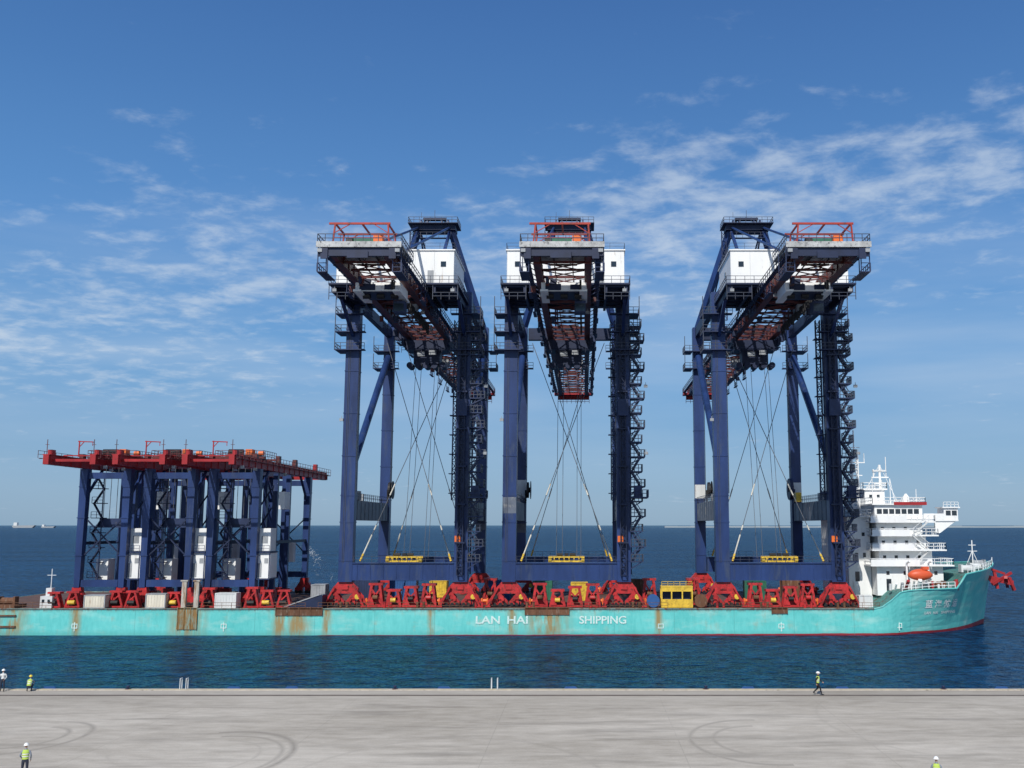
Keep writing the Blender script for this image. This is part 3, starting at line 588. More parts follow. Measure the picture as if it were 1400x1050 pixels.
    for k in range(7): q.box(-9+k*3-.03,-9+k*3+.03,-14.03,-14.002,49.65,54.7)
    q.build('panel_joint', WHITEG, hs)
    MB().box(-9.2,9.2,-14.2,-1.0,54.81,55.0).build('roof', WHITE, hs)
    MB().rail([(-9.1,-1.1,55.0),(-9.1,-14.1,55.0),(9.1,-14.1,55.0),(9.1,-1.1,55.0)],1.0,2.2,.045).build('handrail', STEEL, hs)
    MB().box(7.0,7.8,-14.08,-14.0,52.3,53.1).build('window', GLASS, hs); MB().box(-7.8,-7.0,-14.08,-14.0,52.3,53.1).build('window', GLASS, hs)
    MB().box(-9.08,-9.0,-8.5,-7.6,51.8,52.8).build('window', GLASS, hs)
    MB().box(5.0,5.9,-14.07,-14.0,49.65,51.7).build('door', GREY, hs)
    boxes('roof_unit', GREY, hs, (-6,-4.4,-10,-8.4,55.02,56.0), (4,5.4,-9,-7.2,55.02,55.8), (-8.2,-7.2,-12,-11,55.02,55.7))
    q = MB().box(-9.9,9.9,-15.2,-1.15,49.2,49.45)
    for k in range(6): q.box(-9.4,9.4,-14.6+k*2.3,-14.3+k*2.3,48.93,49.2)
    for x in (-9.3,-6.2,6.2,9.3): q.box(x-.2,x+.2,-14.8,-1.2,48.1,49.19)
    o = q.build('house_floor', NAVYD, r)
    MB().rail([(-9.85,-1.2,49.45),(-9.85,-15.1,49.45),(9.85,-15.1,49.45),(9.85,-1.2,49.45)],1.1,1.4,.07).rail([(-9.8,-15,46.9),(-6,-15,46.9)],1.1,1.2,.08).rail([(6,-15,46.9),(9.8,-15,46.9)],1.1,1.2,.08).bar((-9.8,-15,46.9),(-9.8,-15,49.2),.1).bar((9.8,-15,46.9),(9.8,-15,49.2),.1).bar((-6,-15,46.9),(-6,-15,49.2),.1).bar((6,-15,46.9),(6,-15,49.2),.1).build('handrail', STEEL, o)
    for x in (-W, W): MB().bar((x,-1,44.0),(x,-10.5,48.9),.5).build('knee_brace', NAVY, r)
    tr = MB().box(-3.2,3.2,-26,-20.4,46.9,48.12).box(-3.3,-2.2,-27,-19.5,46.6,46.9).box(2.2,3.3,-27,-19.5,46.6,46.9).build('trolley', WHITE, r)
    for x in (-2, 0, 2): MB().tube((x-.5,-24,46.7),(x+.5,-24,46.7),.5,n=12).build('trolley_sheave', DARK, tr)
    MB().box(-2.9,2.9,-25.6,-20.8,46.78,46.89).build('trolley_underside', NAVYD, tr); boxes('trolley_panel', NAVYD, tr, (-2.6,-.4,-26.1,-26.0,47.0,47.9), (.9,2.3,-26.1,-26.0,47.1,47.8))
    cb = MB().box(1.5,3.1,-22.4,-20.4,44.6,46.3).bar((1.6,-22.3,46.3),(1.6,-22.3,46.8),.12).bar((3.0,-20.5,46.3),(3.0,-20.5,46.8),.12).build('operator_cab', NAVYM, tr)
    MB().box(1.6,3.0,-22.46,-22.4,44.8,45.9).build('cab_glass', GLASS, tr)
    for sgn in (-1, 1):
        MB().bar((sgn*W,G,50.8),(sgn*3.3,24.2,69.4),1.0,1.1).build('mast_leg', NAVY, r)
        MB().bar((sgn*3.4,.4,51.3),(sgn*3.1,23.4,69.2),.5).build('mast_strut', NAVY, r)
        MB().tube((sgn*3.0,23,69.8),(sgn*3.4,-32,49.0),.22,n=8).build('backstay', NAVY, r)
        MB().tube((sgn*3.0,25,69.8),(sgn*3.4,58,49),.18,n=8).build('forestay', NAVY, r)
        MB().tube((sgn*3.0,25,70.2),(sgn*3.4,92,49),.18,n=8).build('forestay', NAVY, r)
    q = MB()
    for z in (57, 63): t = (z-50.8)/18.6; xx = W+(3.3-W)*t; yy = G-5.8*t; q.bar((-xx,yy,z),(xx,yy,z),.5)
    q.bar((-7.2,28,57),(2,26,63),.25); q.bar((7.2,28,57),(-2,26,63),.25)
    q.build('mast_cross_member', NAVY, r)
    q = MB().box(-4.2,4.2,22.6,26,69.3,70.3).box(-4.8,4.8,21.6,27,70.3,70.45).box(-3.6,3.6,21.8,22.6,67.4,67.5)
    q.box(-2.2,2.2,23.6,24.8,71.6,72.0)
    for x in (-2, 2): q.bar((x,24.2,70.4),(x,24.2,71.8),.3)
    o = q.build('mast_head', NAVYD, r)
    for x in (-2.6,-1.4,1.4,2.6): MB().tube((x-.15,24.2,71),(x+.15,24.2,71),.7,n=14).build('sheave', NAVYM, o)
    MB().rail([(-4.7,27,70.45),(-4.7,21.7,70.45),(4.7,21.7,70.45),(4.7,27,70.45)],1.1,1.1,.07).rail([(-3.5,21.9,67.5),(3.5,21.9,67.5)],1.1,1.1,.06).bar((0,24,72),(0,24,73.6),.08).bar((-2.6,24,72),(-2.6,24,73.2),.06).build('handrail', STEEL, o)
    MB().lattice((-4.4,25,52),(-4.4,24.5,69.6),(.4,0,0),(0,.4,0),14,.08).build('mast_ladder', NAVYM, r)
    for x, y in ((-W,0),(W,0),(-W,G),(W,G)):
        sg = -1 if x < 0 else 1
        for z in ((47.4, 44.4, 41.4) if y == 0 else (46.4, 43.0)):
            xo, xi = x+sg*2.7, x-sg*2.2; a, c = min(xo,xi), max(xo,xi)
            o = MB().box(a,c,y-2.2,y-1.0,z,z+.16).box(min(x+sg*1.15,xo),max(x+sg*1.15,xo),y-1.0,y+2,z+.004,z+.16).build('service_platform', NAVYM, r)
            MB().rail([(xi,y-2.15,z+.1),(xo,y-2.15,z+.1),(xo,y+2,z+.1)],1.1,1.0,.08).bar((xo,y-2.1,z),(xo,y-2.1,z+3),.12).build('handrail', STEEL, o)
    q = MB(); rl = MB(); z = 7.0; k = 0; x0, x1 = W+1.12, W+3.05
    while z < 46.5:
        xo = x1+(.45 if k % 2 else 0)
        q.box(x0, xo, -1.5, 1.5, z, z+.18)
        q.bar((x0,-1.3,z-1.0),(xo-.3,-1.3,z),.18)
        rl.rail([(x0,-1.45,z+.1),(xo,-1.45,z+.1),(xo,1.45,z+.1)],1.15,.6,.11)
        a, c = (x0+.2, x1-.3) if k % 2 == 0 else (x1-.3, x0+.2)
        if z < 44:
            q.bar((a,-.6,z+.1),(c,-.6,z+2.4),1.0,.3); rl.bar((a,-1.15,z+1.1),(c,-1.15,z+3.4),.12); rl.bar((a,-1.15,z+.5),(c,-1.15,z+2.8),.1)
        z += 2.4; k += 1
    q.bar((x0+.15,1.4,5),(x0+.15,1.4,46),.2)
    st_ = q.build('stair_tower', NAVYM, r); rl.build('handrail', STEEL, st_)
    q = MB().lattice((W-.1,-1.55,5),(W-.1,-1.55,47),(.45,0,0),(0,.38,0),30,.09)
    for k in range(6): q.box(W-.9,W+.7,-2.1,-1.0,10+k*6.1,10.25+k*6.1)
    q.build('lift_mast', NAVYD, r)
    q = MB().lattice((W-1.6,1.2,17),(W-1.6,1.2,47),(.35,0,0),(0,.3,0),24,.09)
    for k in range(9): q.box(W-2.4,W-1.1,.2,1.6,18+k*3.2,18.12+k*3.2)
    q.build('cable_ladder', NAVYM, r)
    MB().box(W-.9,W+.8,-2.7,-1.98,30.5,33.2).build('lift_cage', NAVYM, r)
    MB().box(W-1.0,W-.1,-1.35,-.98,10.2,11.2).build('control_cabinet', ORANGE, r)
    q = MB().box(W+1.1,W+3.9,-3,2,17.2,17.4).rail([(W+1.1,-3,17.4),(W+3.9,-3,17.4),(W+3.9,2,17.4)],1.1,.8,.1)
    q.box(W+1.6,W+2.9,-2.6,-1.6,17.4,19.2); q.build('portal_platform', NAVYM, r)
    for x in (-1.9,-.9,1.6,2.3): MB().tube((x,18,42.4),(x,10,7.3),.045,n=5,caps=False).build('hoist_rope', ROPE, r)
    for sg in (-1, 1):
        for y0, xt, xb, yb in ((0.4, 6.5, -7.4, 1.2), (G-.6, 4.5, -7.2, G-1.2)):
            p = Vector((sg*xt, 14 if y0 < 5 else G-6, 45.5)); e = Vector((sg*xb, yb, 7.1))
            o = MB().tube(p, e, .06, n=6).build('lashing_rope', ROPE, r)
            for a, c in ((.03, .11), (.13, .15), (.28, .33)): MB().tube(e.lerp(p, a), e.lerp(p, c), .12, n=8).build('turnbuckle', SLEEVE, o)
            MB().tube(e, e.lerp(p, .03), .17, n=8).build('turnbuckle_end', YELLOW, o)
    for x, y, z in ((-9,-14.8,48.4),(9,-14.8,48.4),(-3.4,-20,46.4),(3.4,-8,46.4),(-5,-38.4,48.0),(5,-38.4,48.0),(W+3.7,-1.4,24.5),(W+3.7,-1.4,35.5),(-W-1.4,-1,30)):
        MB().box(x-.3,x+.3,y-.22,y+.1,z-.25,z+.2).bar((x,y,z+.2),(x,y,z+.6),.08).build('floodlight', GREY, r)
    MB().tube((-W+1.2,G-3,19.5),(-W+1.6,G-3,19.5),1.5,n=24).tube((-W+1.6,G-3,19.5),(-W+1.9,G-3,19.5),.5,n=24).tube((-W+1.9,G-3,19.5),(-W+2.0,G-3,19.5),1.7,n=24).bar((-W+1,G-3,17),(-W+1,G-3,19.5),.3).build('cable_reel', DARK, r)
    for x in (-W, W):
        for dx in (-.55, -.3): MB().bar((x+dx,-1.0,7),(x+dx,-1.0,47),.07).build('conduit', STEEL, r)
    low = ('girder', 'walkway', 'girder_bracing', 'girder_fitting', 'maintenance_cradle', 'festoon_cables', 'cable_tray', 'boom_truss', 'boom_tip', 'boom_hinge_carriage', 'service_box', 'end_platform', 'end_girder', 'hanging_basket', 'hoist_frame', 'winch', 'winch_drum', 'motor_cover', 'trolley')
    for c in r.children:
        nm = c.name.split('.')[0]
        if nm in low: c.location.z = -1.3
        if nm in ('end_platform', 'end_girder', 'hanging_basket', 'hoist_frame', 'winch', 'winch_drum', 'motor_cover'): c.location.y = -3.0
    for x in (-3.4, 3.4): MB().box(x-.36, x+.36, -37.85, -35.003, 47.3, 48.9).build('girder_end', REDD, r)
    return r
sts = build_sts()
SX = (-29.1, -2.9, 31.5)
labs = ('leftmost of three tall navy container cranes, standing beside the shorter red-topped gantry cranes',
        'middle tall navy container crane seen straight on, above the rusty hull plate',
        'rightmost tall navy container crane, next to the white ship bridge')
cranes = [sts, copy_tree(sts), copy_tree(sts)]
for c, x, lb_ in zip(cranes, SX, labs): c.location = (x, 163, DZ); c['label'] = lb_
def patch(c, x, y, z0, z1, wd=.95, m=WHITEG, nm='primer_patch'):
    MB().box(x-wd-.004, x+wd+.004, y-.954, y+.954, z0, z1).build(nm, m, c)
patch(cranes[1], -9.25, 30, 18.0, 21.5, m=WHITEG); patch(cranes[1], -9.25, 0, 14.8, 17.4, 1.1, GREYB); patch(cranes[2], 9.25, 30, 17.9, 21.0); patch(cranes[0], 9.25, 30, 12, 13.2, m=GREYB); patch(cranes[2], -9.25, 30, 18, 20.6); patch(cranes[1], -9.25, 30, 11.5, 13.2, m=GREYB)
MB().tube((6.9,25,19.6),(7.5,25,19.6),2.0,n=28).tube((6.7,25,19.6),(7.7,25,19.6),.5,n=14).bar((7.9,25,17),(7.9,25,19.6),.4).build('cable_drum', NAVYD, cranes[2])
MB().box(7.0,8.0,19,20.5,17.1,18.8).build('drum_motor', YELLOW, cranes[2])
def spreader(c, lab):
    t = thing('spreader', lab, 'spreader', (c.location.x, 163.2, DZ+6.96), 0, 'yellow spreaders on the sill beams')
    q = MB()
    for y in (-.5, .5):
        q.box(-2.9,2.9,y-.1,y+.1,.75,1.0).box(-2.9,2.9,y-.1,y+.1,0.05,.28)
        for k in range(8): q.box(-2.85+k*.8,-2.7+k*.8,y-.08,y+.08,.28,.75)
    q.box(-2.9,-2.4,-.8,.8,.3,.7).box(2.4,2.9,-.8,.8,.3,.7)
    q.build('frame', YELLOW, t)
    for x in (-1.1, 1.0): MB().tube((x-.5,-.3,1.26),(x+.5,-.3,1.26),.25,n=10).build('sheave_block', DARK, t)
    MB().box(-.3,.3,-.4,.4,1.003,1.45).build('junction_box', DARK, t)
for c, nm in zip(cranes, ('leftmost', 'middle', 'rightmost')): spreader(c, 'yellow spreader on the sill beam of the %s tall crane' % nm)
# ------------------------------------------------------------ small gantry cranes
def build_gantry():
    r = thing('yard_gantry_crane', 'x', 'crane', (0,0,0), 0, 'shorter red topped gantry cranes')
    W = 3.55; G = 30; H = 22.0
    for x in (-W, W):
        for y in (0, G):
            q = MB(); wt, wb = .62, .45
            i = len(q.v)
            q.v += [(x-wb,y-.6,3.0),(x+wb,y-.6,3.0),(x+wb,y+.6,3.0),(x-wb,y+.6,3.0),(x-wt,y-.7,H),(x+wt,y-.7,H),(x+wt,y+.7,H),(x-wt,y+.7,H)]
            q.f += [(0,3,2,1),(4,5,6,7),(0,1,5,4),(1,2,6,5),(2,3,7,6),(3,0,4,7)]
            for z in (8, 14, 19): q.box(x-.66,x+.66,y-.75,y+.75,z,z+.14)
            q.build('leg', NAVY, r)
            e = MB().prism([(x-1.5,1.2),(x+1.5,1.2),(x+.8,2.3),(x+.7,3.0),(x-.7,3.0),(x-.8,2.3)], y-.5, y+.5).build('undercarriage', REDB, r)
            for s in (-1, 1):
                MB().box(x+s*.95-.7,x+s*.95+.7,y-.6,y+.6,.35,1.19).build('bogie', REDB, e)
                for s3 in (-.35, .35): MB().tube((x+s*.95+s3,y-.7,.38),(x+s*.95+s3,y+.7,.38),.34,n=12).build('wheel', DARK, e)
        q = MB().box(x-.42,x+.42,-12.5,42,H+.02,H+1.45)
        for k in range(18): q.box(x-.52,x+.52,-12+k*3.1,-11.88+k*3.1,H+.0,H+1.45)
        q.box(x-.55,x+.55,-12.5,42,H+1.45,H+1.55)
        o = q.build('girder', RED, r)
        sg = 1 if x > 0 else -1
        wk = MB()
        for k in range(28): wk.bar((x+sg*.5,-12+k*2,H+.9),(x+sg*1.25,-12+k*2,H+.9),.08)
        wk.bar((x+sg*1.0,-12.5,H+.95),(x+sg*1.0,42,H+.95),.4,.05); wk.build('walkway', REDD, o)
        MB().rail([(x+sg*1.2,-12.5,H+1.0),(x+sg*1.2,42,H+1.0)],1.1,1.7,.06).bar((x,-12.3,H+1.5),(x,-12.3,H+3.8),.08).bar((x-.3,-12.3,H+3.0),(x+.3,-12.3,H+3.0),.06).build('handrail', REDD, o)
        for yy in (-11.5, -2, 10, 20, 34): MB().box(x-.3,x+.35,yy,yy+1.1,H+1.56,H+2.3+(.5 if yy > 5 else 0)).build('girder_box', (REDD, ORANGE, WHITEG, REDD, RED)[int(yy) % 5], o)
        MB().tube((x,.6,17.5),(x,5.5,H),.25,n=8).build('knee_brace', NAVY, r); MB().tube((x,G-.6,17.5),(x,G-5.5,H),.25,n=8).build('knee_brace', NAVY, r)
        MB().bar((x,.7,10),(x,G-.7,10),.45,.5).build('side_tie', NAVYD, r)
    for x, y, wd in ((-1.5, 9.5, .42), (2.3, 14, .42), (-2.3, 19, .42), (.9, 24, .42), (1.9, 6.0, .34), (-.2, 12.6, .38), (2.6, 20.6, .4), (-3.0, 25, .38)):
        MB().box(x-wd,x+wd,y-wd,y+wd,.05,H-.05).box(x-.8,x+.8,y-.8,y+.8,0,.2).box(x-.6,x+.6,y-.6,y+.6,10,10.2).build('support_column', NAVY, r)
        MB().box(-W,W,y-.2,y+.2,H-.04,H+.3).build('support_header', NAVYD, r)
        MB().box(x-.7,x+.7,y-.75,y+.75,.25,1.6).build('column_foot', REDB, r)
    MB().bar((-1.5,9.5,3),(2.3,14,12),.2).bar((2.3,14,3),(-2.3,19,12),.2).bar((-2.3,19,12),(.9,24,20),.2).bar((-1.5,9.5,12),(2.3,14,20.5),.2).build('column_brace', NAVYD, r)
    for y in (0, G):
        MB().box(-W+.6,W-.6,y-.45,y+.45,3.1,4.2).build('sill_beam', NAVY, r)
        MB().box(-W+.6,W-.6,y-.4,y+.4,20.4,21.4).build('cross_beam', NAVY, r)
        MB().bar((-W+.5,y,8),(W-.5,y,14),.2).bar((W-.5,y,8),(-W+.5,y,14),.2).build('cross_brace', NAVYD, r)
    MB().box(-W-.6,W+.6,41.6,42,H+.1,H+1.2).build('end_tie', RED, r); MB().box(-W+.45,W-.45,-11.2,-10.9,H+.5,H+.9).build('end_tie', RED, r)
    tr = MB().box(-W-.5,W+.5,1,1.6,H+1.75,H+2.1).box(-W-.5,W+.5,7.4,8,H+1.75,H+2.1).box(-2.4,2.4,1.6,7.4,H+2.0,H+2.5).build('trolley', REDD, r)
    MB().tube((-2.6,3.5,H+3.0),(-.2,3.5,H+3.0),.5,n=14).build('hoist_drum', DARK, tr)
    MB().box(.6,1.7,2.2,3.8,H+2.52,H+3.4).build('hoist_motor', ORANGE, tr); MB().tube((1.9,5,H+2.9),(2.8,5,H+2.9),.38,n=12).build('hoist_motor', ORANGE, tr)
    MB().rail([(-W-.4,8,H+2.1),(-W-.4,1,H+2.1),(W+.4,1,H+2.1),(W+.4,8,H+2.1)],1.0,1.1,.07).build('handrail', REDD, tr)
    MB().bar((-1.2,-7.4,H+1.5),(-1.2,-7.4,H+4.0),.15).bar((-1.4,-7.4,H+3.9),(1.0,-7.4,H+3.8),.15).bar((.9,-7.4,H+3.8),(.9,-7.4,H+3.2),.08).bar((-1.2,-7.4,H+3.0),(-.4,-7.4,H+3.9),.1).bar((-W,-7.4,H+1.66),(W,-7.4,H+1.66),.18).build('service_hoist', RED, r)
    x = W+1.3
    c1_ = MB().box(x-1.1,x+1.1,.6,4.4,4.4,8.4).build('electrical_cabin', WHITE, r)
    boxes('door', GREY, c1_, (x-.8,x-.2,.55,.62,4.6,6.8), (x+.2,x+.8,.55,.62,6.8,7.6))
    c2_ = MB().box(x-.9,x+.9,1,4,8.7,12.4).build('electrical_cabin', WHITE, r)
    MB().box(x-.5,x+.5,.95,1.02,10,11.2).build('window', GREY, c2_)
    MB().box(-2.6,-.6,3.5,6,3.3,7.4).build('electrical_cabin', WHITE, r); MB().box(.0,2.0,27,28.6,6,9.6).build('electrical_cabin', WHITE, r)
    MB().box(W+.45,x+1.3,-.2,4.7,4.2,4.39).box(W+.45,x+1.2,.2,4.5,8.45,8.65).rail([(W+.6,.0,8.65),(x+1.1,.0,8.65)],1.0,.8,.06).bar((x+1.15,.1,3),(x+1.15,.1,8.5),.14).build('cabin_platform', NAVYM, r)
    q = MB(); z = 4.4; k = 0; sy = 1.2
    while z < 20:
        q.box(-W+.7,-W+2.5,sy,sy+1.8,z,z+.12); q.rail([(-W+.7,sy,z+.08),(-W+2.5,sy,z+.08)],1.0,.8,.07)
        a, c = (-W+.8,-W+2.3) if k % 2 else (-W+2.3,-W+.8); q.bar((a,sy+.6,z),(c,sy+.6,z+2.4),.6,.14); z += 2.4; k += 1
    q.bar((-W+2.45,sy+.1,4),(-W+2.45,sy+.1,21),.14)
    q.build('stair_tower', NAVYD, r)
    for xx in (-1.5,-.5,.6,1.6): MB().tube((xx,2.6,H+1.6),(xx,2.6,14),.05,n=5,caps=False).build('hoist_rope', ROPE, r)
    MB().box(-1.8,1.8,2,3.2,13,14).box(-2.4,2.4,2.2,3,12.5,13).build('headblock', NAVYM, r)
    MB().tube((-.2,16.4,6.2),(.3,16.4,6.2),1.5,n=22).tube((.3,16.4,6.2),(.6,16.4,6.2),.5,n=12).tube((.6,16.4,6.2),(.7,16.4,6.2),1.6,n=22).build('cable_reel', REDD, r)
    MB().box(W+.85,W+1.9,9,12,15.6,18.6).build('operator_cab', WHITE, r)
    for y in (-10, -4, 12): MB().box(W+.6,W+1.1,y-.25,y+.25,H-.5,H-.05).build('floodlight', GREY, r)
    return r
g0 = build_gantry()
gl = ('leftmost of three shorter red-topped gantry cranes, nearest the stern', 'middle one of the three shorter red-topped gantry cranes', 'rightmost of three shorter red-topped gantry cranes, nearest the tall cranes')
for i, (x, lb_) in enumerate(zip((-77.9, -67.4, -56.9), gl)):
    c = g0 if i == 0 else copy_tree(g0)
    c.location = (x, 163, DZ); c['label'] = lb_
# ------------------------------------------------------------ deck cargo
def put(px, Y): return X_at(px, Y, -12.5)
t = thing('yellow_machine_cabin', 'yellow steel cabin with open windows on deck between middle and right cranes', 'cabin', (put(925, 161.5), 161.5, DZ))
q = MB().box(-2.5,2.5,-1,1.2,0,.3).box(-2.5,2.5,-1,1.2,3.1,3.35)
for x in (-2.5,-.95,.75,2.3): q.box(x,x+.2,-1,-.8,.3,3.1).box(x,x+.2,1,1.2,.3,3.1)
q.box(-2.5,2.5,-.95,-.8,.3,1.3).box(-2.5,2.5,-.95,-.8,2.5,3.1).box(-2.4,2.4,.9,1.0,.3,3.1).box(-2.5,-2.35,-.8,1,.3,1.4).box(2.35,2.5,-.8,1,.3,1.4)
q.build('frame', YELLOW, t); MB().box(-2.2,2.2,.2,.85,.35,2.4).build('machinery', NAVYD, t); MB().rail([(-2.4,-.9,3.35),(2.4,-.9,3.35)],.7,1.0,.06).build('handrail', YELLOW, t)
def drum(px, Y, m, lab):
    t = thing('cable_drum', lab, 'drum', (put(px, Y), Y, DZ), 0, 'drums on the deck')
    MB().tube((0,-.55,1.0),(0,.55,1.0),.65,n=16).build('barrel', m, t)
    for a, c in ((-.7, -.56), (.56, .7)): MB().tube((0,a,1.0),(0,c,1.0),1.0,n=20).build('flange', m, t)
drum(893, 161.5, BLUE, 'blue cable drum on deck left of the yellow cabin'); drum(958, 161.5, RUST, 'rusty cable drum on deck right of the yellow cabin')
def crate(px, Y, w_, d_, h_, m, lab):
    t = thing('deck_container', lab, 'container', (put(px, Y), Y, DZ), 0, 'containers and boxes on the deck')
    q = MB().box(-w_/2,w_/2,-d_/2,d_/2,.12,h_)
    for j in range(int(w_/.45)): q.box(-w_/2+.2+j*.45,-w_/2+.4+j*.45,-d_/2-.05,-d_/2,.3,h_-.2)
    q.build('body', m, t)
    q = MB().box(-w_/2-.04,w_/2+.04,-d_/2-.07,d_/2+.06,h_-.1,h_+.03).box(-w_/2-.04,w_/2+.04,-d_/2-.07,d_/2+.06,.0,.15)
    for sx_ in (-1, 1):
        for sy in (-1, 1): q.box(sx_*w_/2-.08,sx_*w_/2+.08,sy*d_/2-.083,sy*d_/2+.083,0.02,h_)
    q.build('corner_frame', GREY if m in (WHITE, CREAM) else m, t)
crate(133, 160.4, 3.2, 2.0, 2.0, CREAM, 'cream cabinet on deck under the leftmost small gantry crane')
crate(216, 160.4, 3.0, 2.0, 2.2, CREAM, 'cream cabinet on deck left of the pair of grey side posts')
crate(311, 160.4, 3.2, 2.0, 2.3, WHITEG, 'white cabinet on deck right of the pair of grey side posts')
crate(437, 168, 2.2, 2.4, 3.2, GREY, 'small grey upright box behind the ramp, left of the tall cranes')
crate(552, 178, 4.5, 2.4, 3.4, BLUE, 'blue container on deck behind the leftmost tall crane bogies')
crate(500, 183, 4.5, 2.4, 3.4, NAVYM, 'dark blue container deep on deck under the leftmost tall crane')
crate(600, 184, 3.0, 2.4, 2.9, YELLOW, 'yellow container deep on deck under the leftmost tall crane')
crate(683, 178, 3.6, 2.4, 3.4, BLUE, 'blue container on deck between leftmost and middle tall cranes')
crate(742, 178, 3.2, 2.4, 3.2, GREEN, 'green container on deck under the middle tall crane')
crate(792, 176, 2.8, 2.2, 3.1, YELLOW, 'yellow container on deck behind the middle tall crane bogies')
crate(872, 180, 2.4, 2.2, 3.4, RUST, 'rusty container on deck right of the middle tall crane')
crate(1032, 178, 3.6, 2.2, 3.2, GREEN, 'green container on deck under the rightmost tall crane')
crate(1080, 184, 3.0, 2.2, 3.2, RUST, 'rusty container on deck under the rightmost tall crane')
crate(1182, 162, 2.0, 1.8, 1.8, WHITEG, 'white locker on deck at the foot of the ship bridge')
for ci, cx_ in enumerate(SX):
    spots = [(-4.2, .1, 'under the left half of'), (-1.4, .4, 'just left of the centre of'), (1.4, .2, 'just right of the centre of'), (4.2, .5, 'under the right half of'), (13.6 if ci < 2 else -13.6, 5, 'outside the bogies of')]
    for j, (dx, dy, wh) in enumerate(spots):
        t = thing('deck_trestle', 'red steel trestle on deck %s the %s tall crane' % (wh, ('leftmost', 'middle', 'rightmost')[ci]), 'trestle', (cx_+dx, 162.4+dy, DZ), 0, 'red trestles on the deck')
        h_ = (3.4, 2.4, 2.9, 3.3, 3.9)[j]
        q = MB()
        for sx_ in (-1, 1):
            for y in (-.7, .7): q.bar((sx_*1.15,y,0),(sx_*.65,y,h_),.38)
        q.box(-1.1,1.1,-.9,.9,h_,h_+.35).bar((-.9,-.7,.6),(.65,-.7,h_-.6),.26).bar((.9,-.7,.6),(-.65,-.7,h_-.6),.26).box(-1.3,1.3,-.9,-.5,0.0,.3)
        q.prism([(-1.1,.3),(-.1,.3),(-.55,1.7)], -1.0, -.9).build('frame', REDB, t)
        MB().box(-.9,.9,-.3,.6,.3,h_*.6).build('power_unit', (REDB, REDD, REDB, RUST, REDD)[j], t)
        MB().tube((-.4,-1.0,h_*.45),(.4,-1.0,h_*.45),.35,n=10).build('jack', (RUST, YELLOW, DARK, REDB, RUST)[j], t)
for i, px in enumerate((75, 100, 158, 182, 238, 285, 345, 365, 388)):
    t = thing('deck_trestle', 'red trestle under the small gantry cranes, %s from the stern' % ordn[i], 'trestle', (put(px, 161.0), 161.0+.2*(i % 3), DZ), 0, 'red trestles on the deck')
    h_ = 2.0+.9*random.random(); q = MB()
    for sx_ in (-1, 1):
        for y in (-.4, .4): q.bar((sx_*1.1,y,0),(sx_*.4,y,h_),.32)
    q.box(-1.0,1.0,-.6,.6,h_,h_+.3).bar((-1.0,-.4,.6),(.5,-.4,h_-.4),.2).box(-1.2,1.2,-.6,.6,.0,.25).build('frame', REDB, t)
    MB().tube((-.6,-.7,.8),(.5,-.7,.8),.35,n=10).build('jack', YELLOW if i % 3 == 1 else DARK, t)
t = thing('access_ramp', 'dark grey sloping ramp on deck left of the tall cranes', 'ramp', (put(417, 160.4), 160.4, DZ))
MB().prism([(-3.2,0),(3.0,0),(3.0,2.0),(2.4,2.0)], -1.2, 1.6).build('ramp_surface', NAVYD, t); MB().rail([(2.4,-1.1,2.0),(3.0,-1.1,2.0)],.9,.6,.05).bar((-3,-1.25,.2),(2.5,-1.25,2.1),.15).build('edge_bar', GREY, t)
for i, px in enumerate((470, 530, 575, 655, 725, 812, 870, 985, 1045, 1105, 1150)):
    t = thing('mooring_bitts', 'pair of rusty mooring bitts at the ship side, %s from the left' % ordn[i], 'bitts', (put(px, 158.9), 158.9, DZ), 0, 'mooring bitts along the ship side')
    MB().box(-.9,.9,-.35,.35,-.04,.1).build('base_plate', RUST, t)
    for s in (-.5, .5): MB().tube((s,0,.1),(s,0,.95),.2,n=12).tube((s,0,.95),(s,0,1.02),.27,n=12).build('post', REDB if i % 2 else RUST, t)
